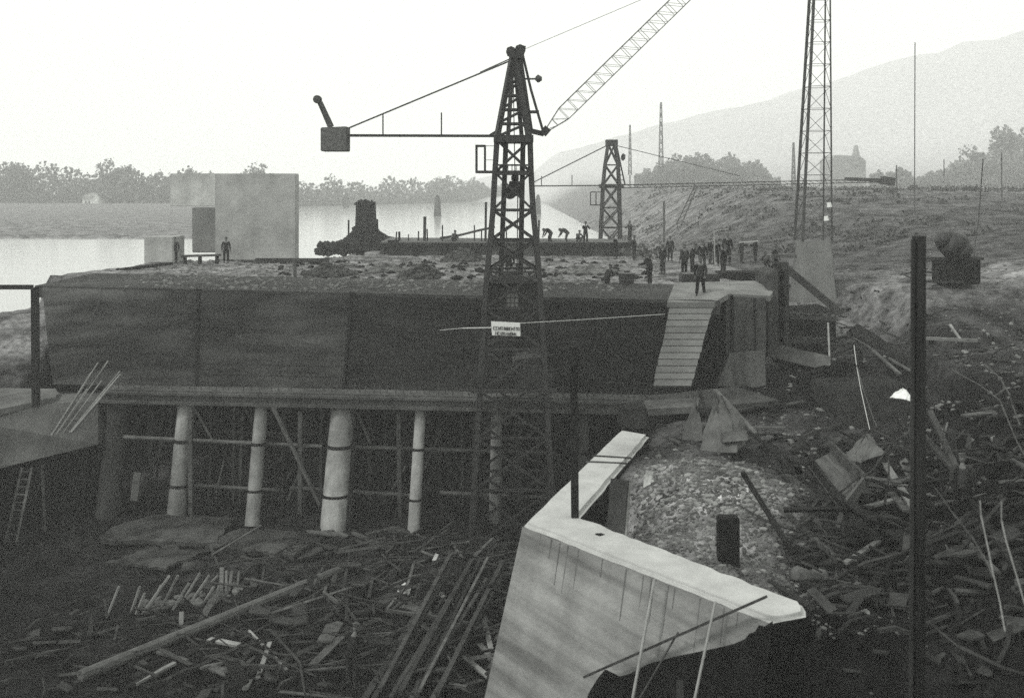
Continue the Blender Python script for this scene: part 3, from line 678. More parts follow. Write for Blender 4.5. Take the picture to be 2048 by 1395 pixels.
mb = MB(); mb.tube(W(1068,364,D2),W(1216,290,D2),.05,.05,5); mb.tube(W(1064,372,D2),W(1206,371,D2),.06,.06,5); mb.tube(W(1083,372,D2),W(1083,352,D2),.04); mb.tube(W(1144,372,D2),W(1144,350,D2),.04); mb.build('counter_jib', M_STEELG, c2)
mb = MB(); mb.tube(W(1238,370,D2),W(1770,358,D2),.05,.04,5); mb.tube(W(1238,376,D2),W(1770,364,D2),.04,.04,5)
for k in range(40):
    x=1240+13*k; mb.tube(W(x,370-12*k*13/530,D2),W(x+13,376-12*(k+1)*13/530,D2),.018,.018,4)
mb.bar(W(1690,358,D2),W(1785,361,D2),.3,.3); mb.bar(W(1762,360,D2),W(1788,364,D2),.65,.7); mb.build('jib', M_STEELG, c2)
mb = MB(); mb.tube(W(1228,290,D2),W(1480,352,D2),.03,.03,4); mb.build('stay_rope', M_STEELG, c2)
mb = MB(); mb.rock(W(1246,314,D2),.3,(1,1,1)); mb.build('counter_ball', M_STEEL, c2)
# far small derrick with leaning boom
c3 = thing('boom_derrick', W(1328,480,115), 'faint distant derrick with a slim leaning boom right of the far crane', 'crane')
MB().bar(W(1328,485,115),W(1328,402,115),.22).build('post', M_STEELG, c3)
mb = MB()
for dx in (0,10): mb.bar(W(1352+dx,450,115),W(1390+dx*0.6,371,115),.12)
for k in range(7): t=k/7; mb.bar(W(1352,450,115).lerp(W(1390,371,115),t),W(1362,450,115).lerp(W(1396,371,115),t+1/7),.06)
mb.build('boom', M_STEELG, c3)

# ------------------------------------------------------------------ lattice mast on a pedestal
DM = 55.0
ms = thing('lattice_mast', W(1625,612,DM), 'very tall slender lattice mast on a pale tapering concrete pedestal', 'mast')
mb = MB(); mb.quad8([W(1574,640,DM-1.2),W(1678,640,DM-1.2),W(1678,640,DM+1.6),W(1574,640,DM+1.6),W(1592,482,DM-.85),W(1662,482,DM-.85),W(1662,482,DM+.85),W(1592,482,DM+.85)])
mb.build('pedestal', mat('pedestal_concrete',0.15,0.22,.9,.9,.2,6,streak=.2), ms, bevel=.04)
def lvm(py): 
    t = (480-py)/480; x0 = 1597+26*t; x1 = 1655+0.5*t; return (W((x0+x1)/2,py,DM),(x1-x0)/2/F*DM,(x1-x0)/2/F*DM)
mb = MB(); LM = lattice(mb, [lvm(482-44*k) for k in range(14)], .1,.022, x2=False); mb.build('bracing', M_STEELG, ms)
for i in range(4):
    l = MB()
    for a,b in zip(LM[i],LM[i][1:]): l.bar(a,b,.13 if i in (0,3) else .07)
    l.build('mast_leg', M_STEELG, ms)
for px,py in ((1658,405),(1652,432)):
    m_ = MB(); m_.tube(W(px,py,DM-1.1),W(px+1,py+9,DM-1.1),.1,.14,10); m_.bar(W(px,py+6,DM-1.1),W(1655,py+6,DM-.8),.05); m_.build('insulator', M_WHITE, ms)

# ------------------------------------------------------------------ pier group right of the sloping face
rp = thing('plank_ramp', G(1342,770,5.2), 'narrow pale boarded strip of wide planks running down the dam face under the standing man', 'ramp')
a0,a1,b0,b1 = W(1342,602,45.2),W(1430,602,45.2),W(1306,772,43.2),W(1382,772,43.2)
for k in range(13):
    t0,t1 = k/13+.004,(k+1)/13-.006
    q = [a0.lerp(b0,t1),a1.lerp(b1,t1),a1.lerp(b1,t0),a0.lerp(b0,t0)]
    q = [v+Vector((rnd.uniform(-.03,.03),0,0)) for v in q]
    mb = MB(); mb.prism(q,(0,.12,-.1)); mb.build('plank', mat('ramp_board',.13,.2,1.2,vary=.18), rp)
pr = thing('concrete_pier', W(1490,775,46.5), 'boxy grey concrete pier with pale flat cap, right of the boarded strip', 'pier')
mb = MB(); mb.prism([W(1452,785,46),W(1532,785,46),W(1532,596,46),W(1452,592,46)],(0,3.2,0)); mb.build('shaft', mat('pier_concrete',.045,.085,.9,.9,.3,5,streak=.4,blotch=.2), pr)
mb = MB(); mb.prism([W(1400,785,47.6),W(1452,785,46.4),W(1452,590,46.4),W(1400,600,47.6)],(0,.5,0)); mb.build('recess_shade', M_DARKC, pr)  # near-black panel, shadow on the recess side wall put into colour
mb = MB(); mb.prism([W(1334,604,45),W(1428,604,45),W(1458,587,46),W(1540,592,46.2),W(1560,560,50),W(1350,565,50)],(0,0,-.22)); mb.build('cap_slab', mat('cap_concrete',.12,.22,1,.9,.3,8,blotch=.3), pr)
mb = MB(); mb.prism([W(1462,590,45.9),W(1467,590,45.9),W(1467,772,45.9),W(1462,772,45.9)],(0,.12,0)); mb.prism([W(1508,596,45.9),W(1511,596,45.9),W(1513,776,45.9),W(1510,776,45.9)],(0,.12,0)); mb.build('form_rib', M_DARKC, pr)
mb = MB(); mb.prism([W(1434,772,45.2),W(1470,772,45.2),W(1457,714,45.6)],(0,.4,0)); mb.build('toe_fillet', M_CONC2, pr)
mb = MB(); mb.prism([W(1452,788,45.7),W(1532,788,45.7),W(1530,700,45.85),W(1458,706,45.85)],(0,.14,0)); mb.build('lower_panel', mat('pier_panel',.08,.14,.9,.9,.3,5,streak=.3), pr)
mb = MB(); mb.prism([W(1536,710,46.6),W(1556,690,46.6),W(1556,540,47.6),W(1536,548,47.6)],(0,2.5,0)); mb.build('side_rib', M_CONC3, pr)
fp = thing('slotted_frame', W(1560,705,48), 'upright dark timber frame with an open slot beside the pier', 'frame')
for x in (1552,1572): MB().bar(W(x,705,48),W(x+1,528,48),.2).build('upright', M_CONC3, fp)
MB().bar(W(1548,528,48),W(1576,528,48),.2).build('crosspiece', M_CONC3, fp); MB().bar(W(1548,566,48),W(1576,566,48),.14).build('crosspiece', M_CONC3, fp)
MB().prism([W(1555,703,48.3),W(1571,703,48.3),W(1571,532,48.3),W(1555,532,48.3)],(0,.2,0)).build('slot_shade', M_DARKC, fp)  # dark panel stands in for the shade inside the open slot
tag(MB().bar(W(1566,530,47.4),W(1684,628,46.6),.34,.3).build('diagonal_strut', M_CONC3), 'thick dark timber strut slanting down across the mast pedestal', 'strut')
tag(MB().bar(W(1543,512,52),W(1592,512,52),.3,.16).build('short_beam', M_CONC2), 'short pale beam laid level left of the mast pedestal', 'beam')
bl = thing('stepped_block', W(1620,745,48), 'dark blockwork with two ragged pale ledges below the mast pedestal', 'wall')
mb = MB(); mb.prism([W(1560,748,48.6),W(1672,748,48.6),W(1672,622,49.6),W(1560,628,49.6)],(0,3,0)); mb.build('dark_face', M_DARKC, bl)
for yy in (632,680):
    mb = MB(); mb.bar(W(1560,yy,48.6),W(1674,yy+6,48.6),.3,.14)
    for k in range(15): mb.rock(W(1562+8*k,yy-3+rnd.uniform(-3,2),48.5),rnd.uniform(.08,.17))
    mb.build('ragged_ledge', M_CONC2, bl)
mb = MB(); mb.prism([W(1534,712,47.5),W(1660,742,46.3),W(1660,712,46.6),W(1560,690,47.8)],(0,1.2,-.1)); mb.build('sloping_kerb', M_CONC2, bl)
MB().bar(W(1660,745,46.4),W(1656,645,47.4),.08).build('thin_rod', M_PIPE, bl)
# near-black block added as the hollow's shade, and sloped rails right of the pier
tag(MB().prism([W(1700,668,50),W(1722,650,50),W(1830,720,44),W(1826,742,44)],(0,.6,0)).build('dark_beam', M_WOODD), 'long dark beam sloping down right towards the tall pole', 'beam')
tag(MB().bar(W(1705,675,49.5),W(1828,745,43.6),.1,.08).build('pale_rail', M_CONC2), 'narrow grey rail running below the long dark sloping beam', 'rail')
tag(MB().bar(W(1745,700,46),W(1800,748,43),.14,.08).build('grey_board', M_CONC2), 'short grey board sloping in the hollow right of the pier', 'board')
tag(MB().prism([W(1648,880,40),W(1820,880,40),W(1815,770,41.5),W(1652,775,41.5)],(0,2,0)).build('hollow_shade', M_WOODD), 'near-black block added as the deep shade of the hollow left of the tall pole', 'shade_block')

# ------------------------------------------------------------------ tall pole right and far masts
tp_ = thing('timber_pole', W(1836,1500,15), 'tall thick dark timber pole rising through the whole right side of the view', 'pole')
MB().tube(Vector((5.79,15,4.0)), W(1838,472,15), .108, .095, 16).build('shaft', mat('pole_timber',.012,.035,2,.85,.5,14,stretch=(3,3,.25)), tp_, smooth=True)
MB().bar(Vector((5.66,14.93,4.0)), W(1826,478,14.93), .045, .05).build('side_lath', M_CONC3, tp_)
def wires(name, lst, D0, r, m, lb, cat, grp=None):
    mb = MB(); mb.path([W(x,y,D) for x,y,D in lst], r, 5); return tag(mb.build(name, m), lb, cat, grp)
wires('guy_wire', [(1708,690,40),(1713,730,39),(1722,780,38),(1743,875,36)],0,.014,M_WIRE,'pale wire hanging down left of the tall pole, the left strand','wire')
wires('guy_wire', [(1713,730,39),(1727,780,38),(1748,840,37),(1766,880,36)],0,.02,M_STEELG,'dull wire parting to the right from the pale wire left of the tall pole','wire')
wires('bent_rod', [(1960,1000,13),(1962,1030,13),(1975,1090,12.8),(1985,1140,12.5),(2000,1205,12.3),(2010,1262,12)],0,.007,M_PIPE,'long pale springy rod curving down at the right edge, the left of two','rod')
wires('bent_rod', [(2003,1003,13),(2003,1040,13),(2012,1080,12.8),(2030,1140,12.5),(2052,1215,12.3)],0,.007,M_PIPE,'long pale springy rod curving down at the right edge, the right of two','rod')
wires('bent_rod', [(1870,975,14),(1905,1025,13.8),(1945,1075,13.6),(1975,1125,13.2),(1986,1155,13)],0,.011,M_STEELG,'thin grey rod arching behind the pole into the pale curved rod','rod')
wires('cable', [(1905,740,30),(1960,770,29),(2000,800,28),(2012,830,27.5),(2035,885,27),(2060,930,26)],0,.02,M_STEELG,'sagging cable over the slope at the upper right','cable')
wires('cable', [(1968,728,30),(2000,755,29),(2020,790,28),(2025,810,28),(2040,850,27)],0,.02,M_STEELG,'second shorter cable over the right slope nearer the edge','cable')
for lst,D,r,lb in (([(1830,85),(1829,428)],100,.05,'very tall hair-thin mast behind the timber pole'),([(1966,318),(1958,430),(1940,566)],60,.035,'thin leaning pole on the hill right of the timber pole'),
   ([(2003,305),(2004,425)],110,.06,'thin pole near the right edge on the hill'),([(1793,330),(1793,372)],130,.08,'short thin pole by the bush on the hill'),([(1888,318),(1888,352)],130,.06,'small thin pole in front of the right trees'),
   ([(1763,560),(1760,635)],56,.03,'short pale stake on the slope left of the timber pole')):
    mb = MB(); mb.path([W(x,y,D) for x,y in lst], r, 6); tag(mb.build('thin_pole', M_STEELG), lb, 'pole', 'thin poles on the right hill')
for px,pt,pb,D,wd,lb in ((1322,205,345,330,9,'faint lattice radio mast on the horizon, the taller one'),(1260,250,350,330,6,'faint lattice radio mast on the horizon, the shorter one'),(1587,285,372,300,7,'faint lattice pylon just left of the tall mast')):
    mb = MB(); a=px-wd/2; b=px+wd/2
    lv=[(W(px,pb-(pb-pt)*k/8,D),(wd/2*(1-.09*k))/F*D,(wd/2*(1-.09*k))/F*D) for k in range(9)]
    LG=lattice(mb,lv,.2,.12)
    for l in LG:
        for p_,q_ in zip(l,l[1:]): mb.bar(p_,q_,.22)
    mb.tube(W(px,pb+60,D),W(px,pb,D),.25,.25,5)
    tag(mb.build('radio_mast', M_STEELG), lb, 'mast', 'faint masts on the horizon')

# ------------------------------------------------------------------ concrete blocks and platform on the crest, far side
def blockpx(x0,y0,x1,y1,D,dp,m,name,lb,cat='block',bev=.05):
    mb = MB(); mb.prism([W(x0,y1,D),W(x1,y1,D),W(x1,y0,D),W(x0,y0,D)],(0,dp,0)); return tag(mb.build(name,m,bevel=bev),lb,cat)
M_PALE = mat('pale_render',.27,.42,.7,.9,.3,4,blotch=.25,streak=.08)
blockpx(430,347,592,520,72,1.0,M_PALE,'concrete_block','large square grey concrete block standing tall on the crest at the left')
blockpx(340,347,431,412,110,5,M_PALE,'concrete_block','pale hazy block half hidden behind the large square block')
o_ = blockpx(384,415,434,505,75,2.5,mat('block_grey',.14,.22,.7,.9,.2,4,blotch=.2),'concrete_block','narrow darker block against the left side of the large square block')
blockpx(288,474,346,528,70.5,2.5,M_PALE,'concrete_block','small low pale block beside the leftmost worker')
tag(MB().prism([W(510,516,70),W(652,516,70),W(652,524,69.2),W(510,524,69.2)],(0,1.2,-.1)).build('timber_sill',M_WOODD),'long dark timber sill lying on the crest in front of the square block','beam')
tag(MB().bar(W(236,541,63),W(342,528,67.6),.3,.25).build('timber_sill',M_WOODD),'dark beam along the water edge left of the workers','beam')
tag(MB().bar(W(590,560,58),W(590,516,58),.16,.1).build('pale_stake',M_CONC2),'thin pale stake below the corner of the large square block','stake')
rt = thing('work_table', W(400,526,70), 'low bench of boards between the two workers at the left', 'bench')
MB().bar(W(364,512,69),W(440,510,69),.6,.12).build('bench_top',M_CONC3,rt)
for x in (370,400,434): MB().bar(W(x,528,69),W(x,512,69),.2).build('leg',M_WOODD,rt)
pl = thing('timber_platform', W(950,515,80), 'long raised timber and concrete platform with dark posts along the far side of the crest', 'platform')
mb = MB(); mb.prism([W(760,520,80),W(1262,520,80),W(1262,487,80),W(760,484,80)],(0,7,0)); mb.build('wall_face',mat('platform_concrete',.07,.14,.8,.9,.3,5,streak=.3,blotch=.3),pl)
mb = MB(); mb.bar(W(640,490,79.8),W(1265,488,79.8),.4,.25); mb.build('top_beam',M_WOODD,pl)
for x,wd,y0,y1 in ((720,16,492,518),(786,20,480,522),(832,15,490,518),(887,12,486,517),(945,30,490,520),(1094,14,488,521),(1124,17,490,522),(1140,10,492,518),(1172,14,492,518),(1236,26,490,520)):
    MB().bar(W(x,y1,79.5),W(x+rnd.uniform(-1,1),y0,79.5),wd/F*79.5,.4).build('post',M_WOODD,pl)
# stakes and rods on the platform
for i,(x,yt,yb,r) in enumerate([(697,440,484,.06),(755,438,484,.06),(792,463,486,.05),(799,463,486,.08),(817,468,486,.04),(837,462,486,.05),(849,433,488,.11),(855,458,486,.05),(885,450,486,.05),(949,450,486,.05),(963,458,486,.05),(971,404,486,.09),(986,362,486,.1),(1077,440,486,.07),(1013,452,486,.05)]):
    mb = MB(); mb.bar(W(x,yb,82),W(x+rnd.uniform(-1.5,1.5),yt,82),r*2); tag(mb.build('upright_stake',M_CONC3 if i==6 else M_WOODD),
      'broad pale stake on the far platform left of the crane' if i==6 else 'tall dark rod on the far platform just left of the crane tower' if i in (11,12) else 'short thin dark stake standing on the far platform','stake','stakes along the far platform')
mb = MB(); mb.path([W(880,476,83),W(920,470,83),W(960,460,83),W(990,454,83)],.1,6); tag(mb.build('sloping_rail',M_CONC3),'thin handrail climbing towards the crane behind the far platform','rail')
# rubble tower with concrete stump
rm = thing('ruined_pier', W(712,500,92), 'broad heap of dark broken masonry with a square stump on top beside the water', 'ruin')
mb = MB(); mb.prism([W(709,478,92),W(748,478,92),W(744,404,92),W(712,406,92)],(0,2.4,0)); 
for k in range(10): mb.rock(W(712+rnd.uniform(0,33),404+rnd.uniform(-2,4),92+rnd.uniform(0,2)),.35)
mb.build('stump',M_DARKC,rm)
mb = MB(); rr_ = random.Random(11)
for k in range(520):
    x = rr_.gauss(718,34); x = min(780,max(640,x)); top = 488-36*math.exp(-((x-732)/36)**2)
    y = rr_.uniform(top,505); mb.rock(W(x,y,92+rr_.uniform(-1.5,4)),rr_.uniform(.15,.55),(1,1,.8),rr_)
mb.build('rubble',M_DARKC,rm)
for x,y in ((697,442),(755,440)): MB().bar(W(x,490,91),W(x,y,91),.12).build('stake',M_WOODD,rm)
# old bridge piers in the water
for px,py,D,hpx,wd,lb in ((875,432,300,43,15,'distant grey stone pier standing alone in the river left of the crane'),(692,415,330,30,12,'faint distant pier in the river behind the ruined heap'),(1076,428,280,40,13,'distant grey pier at the foot of the right river bank')):
    D = 8*F/(py-HOR); mb = MB(); hw=wd/2/F*D; c=W(px,py,D); h=hpx/F*D
    mb.quad8([c+Vector((-hw*1.15,-hw,-3)),c+Vector((hw*1.15,-hw,-3)),c+Vector((hw*1.15,hw,-3)),c+Vector((-hw*1.15,hw,-3)),c+Vector((-hw*.7,-hw*.8,h*.82)),c+Vector((hw*.7,-hw*.8,h*.82)),c+Vector((hw*.7,hw*.8,h*.82)),c+Vector((-hw*.7,hw*.8,h*.82))])
    mb.quad8([c+Vector((-hw*.7,-hw*.8,h*.82)),c+Vector((hw*.7,-hw*.8,h*.82)),c+Vector((hw*.7,hw*.8,h*.82)),c+Vector((-hw*.7,hw*.8,h*.82)),c+Vector((-hw*.15,-hw*.3,h)),c+Vector((hw*.15,-hw*.3,h)),c+Vector((hw*.15,hw*.3,h)),c+Vector((-hw*.15,hw*.3,h))])
    tag(mb.build('stone_pier',M_CONC3,bevel=.2),lb,'pier','old piers in the river')
# far white house
hs_ = thing('white_house', W(180,414,372), 'tiny whitewashed house with a gabled end on the far wooded shore', 'house')
MB().prism([W(165,417,374),W(196,417,374),W(196,396,374),W(190,386,374),W(184,396,374),W(165,398,374)],(0,7,0)).build('wall',M_WHITE,hs_)
MB().prism([W(163,398,373.5),W(184,397,373.5),W(190,385,373.5),W(170,389,373.5)],(0,8,0.1)).build('roof',M_PALE,hs_)
for x in (170,177): MB().prism([W(x,408,373.9),W(x+3,408,373.9),W(x+3,402,373.9),W(x,402,373.9)],(0,.2,0)).build('window',M_DARKC,hs_)
# hill chapel silhouette
ch = thing('hill_church', W(1700,345,420), 'faint long building with a small pointed turret on the misty hill', 'building')
MB().prism([W(1660,372,420),W(1732,372,420),W(1732,322,420),W(1720,312,420),W(1672,310,420),W(1660,320,420)],(0,14,0)).build('wall',mat('misty_render',.18,.26,.3),ch)
MB().prism([W(1710,330,419),W(1720,330,419),W(1719,306,419),W(1715,290,419),W(1711,306,419)],(0,4,0)).build('turret',mat('misty_render',.18,.26,.3),ch)

# ------------------------------------------------------------------ trees
def leaf_cloud(mb, c, rx, ry, rz, n, sz, r_):
    blobs = [(Vector((r_.gauss(0,.45),r_.gauss(0,.45),r_.gauss(0,.42))), r_.uniform(.25,.5)) for _ in range(14)]
    for _ in range(n):
        b, br = r_.choice(blobs); v = Vector((r_.gauss(0,1),r_.gauss(0,1),r_.gauss(0,1))).normalized()*br*r_.uniform(.55,1.05)
        p = b+v
        if p.length > 1.15: continue
        q = Vector(c)+Vector((p.x*rx,p.y*ry,p.z*rz)); s = sz*r_.uniform(.5,1.2)
        a = Vector((r_.gauss(0,1),r_.gauss(0,1),r_.gauss(0,1))).normalized(); t = a.orthogonal().normalized(); u_ = a.cross(t)
        mb.add([q+t*s,q+u_*s*.8,q-t*s,q-u_*s*.8],[(0,1,2,3)])
def make_tree(seed, n, sz, rx=1, rz=1):
    r_ = random.Random(seed); root = thing('broadleaf_tree',(0,0,0),'tree','tree')
    t = MB(); t.tube((0,0,-.5),(0.1,0,3.6),.32,.22,8)
    for k in range(6): a=k*1.05+r_.random(); t.tube((0.05,0,2.6+.3*k),(math.cos(a)*2.3,math.sin(a)*2.3,5.0+.6*k),.12,.04,5)
    t.build('trunk',M_BARK,root)
    c = MB(); leaf_cloud(c,(0,0,5.9),4.6*rx,4.6,5.0*rz,n,sz,r_); leaf_cloud(c,(0,0,2.6),3.6*rx,3.6,2.6,n//3,sz,r_); c.build('crown',M_LEAF,root); return root
protos = [make_tree(21,2600,.4), make_tree(22,2600,.4,1.25,.85), make_tree(23,2400,.4,.9,1.05)]
used = set()
def put_tree(px, base_py, D, hpx, k, lb, grp='trees'):
    root = protos[k]
    if k in used:
        r2 = root.copy(); COL.objects.link(r2)
        for ch_ in root.children: cc = ch_.copy(); COL.objects.link(cc); cc.parent = r2
        root = r2
    used.add(k); x = (px-1024)/F*D; zt = CZ-(base_py-hpx-HOR)/F*D; zg = hz(x,D)-0.2; s = max(.15,(zt-zg)/11.3)
    root.location = (x,D,zg); root.scale = (s*1.15,s*1.15,s); root.rotation_euler = (0,0,rnd.uniform(0,6)); tag(root,lb,'tree',grp)
for i,(px,pt,D,k,lb) in enumerate([
 (228,318,382,0,'distant rounded tree rising above the wooded skyline at the left'),
 (20,316,384,1,'distant tree at the left end of the far wooded shore'),
 (512,326,390,0,'pale distant tree just above the large square block'),
 (890,345,470,1,'distant low tree in mist on the far shore beside the crane'),
 (1395,302,400,1,'broad misty tree clump crown between the radio masts, left part'),
 (1450,308,400,1,'broad misty tree clump crown between the radio masts, right part'),
 (1330,322,400,2,'misty tree at the foot of the taller radio mast'),
 (1500,335,400,0,'smaller misty tree right of the broad clump'),
 (1905,330,400,1,'hazy tree on the right hill left of the tall edge trees'),
 (1945,290,400,0,'tall hazy tree on the right hill, second from the edge'),
 (2030,250,410,2,'tallest hazy tree at the right edge of the view'),
 (1990,300,390,2,'hazy tree between the two tallest on the right'),
 (1860,345,380,1,'low hazy shrub tree on the right hill crest'),
 (1830,358,380,0,'low hazy bush on the hill beside the hair-thin mast'),
 (2040,320,360,1,'nearer tree low at the right edge of the hill')]):
    put_tree(px, pt+100, D, 100, k, lb)
# far wood: one mass
def wood_mass(name, pts, n, sz, seed, lb):
    r_ = random.Random(seed); mb = MB()
    for _ in range(n):
        i = r_.randrange(len(pts)-1); (x0,t0,D0),(x1,t1,D1) = pts[i],pts[i+1]; t=r_.random()
        px=x0+(x1-x0)*t; D=D0+(D1-D0)*t+abs(r_.gauss(0,12)); top=t0+(t1-t0)*t+7*math.sin(px*.045)+6*math.sin(px*.11+1)+3*math.sin(px*.31)+2*math.sin(px*.7)
        x=(px-1024)/F*D; zg=hz(x,D); zt=CZ-(top-HOR)/F*D
        z=zg+(zt-zg)*(1-r_.random()**1.7*1.0)*r_.uniform(.15,1)
        z=min(z,zt)
        q=Vector((x,D,z)); s=sz*r_.uniform(.5,1.3); a=Vector((r_.gauss(0,1),r_.gauss(0,1),r_.gauss(0,1))).normalized(); t_=a.orthogonal().normalized(); u_=a.cross(t_)
        mb.add([q+t_*s,q+u_*s*.8,q-t_*s,q-u_*s*.8],[(0,1,2,3)])
    o = mb.build(name,M_LEAF); struct(o,'stuff'); return tag(o,lb,'wood')
wood_mass('far_wood',[(-80,322,380),(160,334,380),(330,344,380),(440,348,385),(600,362,390),(780,360,430),(940,368,500),(1060,372,560)],30000,.75,5,'band of hazy woodland along the far shore of the river')
wood_mass('misty_wood',[(1270,345,400),(1330,322,400),(1400,308,405),(1460,310,405),(1510,330,400),(1560,350,400)],9000,.7,8,'misty belt of trees on the horizon between the faint masts')
wood_mass('hill_wood',[(1740,352,385),(1800,345,385),(1860,345,385),(1920,325,385),(2000,310,390),(2110,290,390)],14000,.7,6,'thicket of hazy bushes covering the right hill below the trees')

def scrub(name, n, fn, sz, seed, lb):
    r_=random.Random(seed); mb=MB()
    for _ in range(n):
        x0,y0=fn(r_); R_=r_.uniform(.8,3.2)*sz
        for k in range(26):
            x=x0+r_.gauss(0,R_*.5); y=y0+r_.gauss(0,R_*.5); q=V(x,y,hz(x,y)+abs(r_.gauss(0,R_*.22))); s_=.14*R_*r_.uniform(.5,1.3)
            a=V(r_.gauss(0,1),r_.gauss(0,1),r_.gauss(0,1)).normalized(); t_=a.orthogonal().normalized(); u_=a.cross(t_); mb.add([q+t_*s_,q+u_*s_*.8,q-t_*s_,q-u_*s_*.8],[(0,1,2,3)])
    o=struct(mb.build(name,mat('scrub_leaf',.03,.08,.4,.9,0),origin=(0,0,0)),'stuff'); tag(o,lb,'scrub')
scrub('bank_scrub',420,lambda r_:(lambda D:(r_.uniform(.06,.5)*D,D))(r_.uniform(75,230)),.5,71,'low scrub and weeds tufting the grassy slope right of the far crane')
# ------------------------------------------------------------------ cement mixer on the right slope
def rayD(px, py):
    D = 20.0
    while D < 300 and hz((px-1024)/F*D, D) < CZ-(py-HOR)/F*D: D += .25
    return D
DX = rayD(1910, 575)-.6
mx = thing('cement_mixer', W(1910,572,DX), 'dark tilted mixer drum above a boxy frame on the slope right of the timber pole', 'mixer')
mb = MB(); c=W(1908,492,DX); ax=Vector((.75,0,-.45)).normalized(); 
for (t0,r0,t1,r1) in ((-.9,.28,-.5,.55),(-.5,.55,.2,.72),(.2,.72,.75,.4)): mb.tube(c+ax*t0,c+ax*t1,r0,r1,16)
mb.build('drum',M_STEELG if 0 else M_STEEL,mx,smooth=True)
MB().tube(W(1884,470,DX),W(1893,482,DX),.28,.2,10).build('mouth',M_STEEL,mx)
mb = MB(); mb.prism([W(1888,572,DX),W(1962,568,DX),W(1962,518,DX),W(1888,518,DX)],(0,1.5,0)); mb.build('frame_box',M_DARKC,mx,bevel=.05)
mb = MB(); mb.bar(W(1838,516,DX),W(1966,517,DX),.2,.12); mb.bar(W(1838,562,DX),W(1925,564,DX),.2,.1); mb.build('chassis_beam',M_CONC3,mx)

# ------------------------------------------------------------------ people
def skin_mesh(chains, lv=1):
    """chains: list of list of (co, radius); the first point of later chains roots inside the body"""
    me = bpy.data.meshes.new('t'); v=[];e=[];r=[];roots=[]
    for chn in chains:
        o=len(v); 
        for k,(co,rad) in enumerate(chn):
            v.append(co); r.append(rad)
            if k: e.append((o+k-1,o+k))
        roots.append(o)
    me.from_pydata([tuple(x) for x in v], e, []); ob=bpy.data.objects.new('t',me); COL.objects.link(ob)
    ob.modifiers.new('s','SKIN'); sv=me.skin_vertices[0].data
    for i,x in enumerate(sv): x.radius=(r[i],r[i]); x.use_root = i in roots
    sb=ob.modifiers.new('u','SUBSURF'); sb.levels=lv; sb.render_levels=lv
    bpy.context.view_layer.update(); dg=bpy.context.evaluated_depsgraph_get(); out=bpy.data.meshes.new_from_object(ob.evaluated_get(dg)); bpy.data.objects.remove(ob)
    for p in out.polygons: p.use_smooth=True
    return out
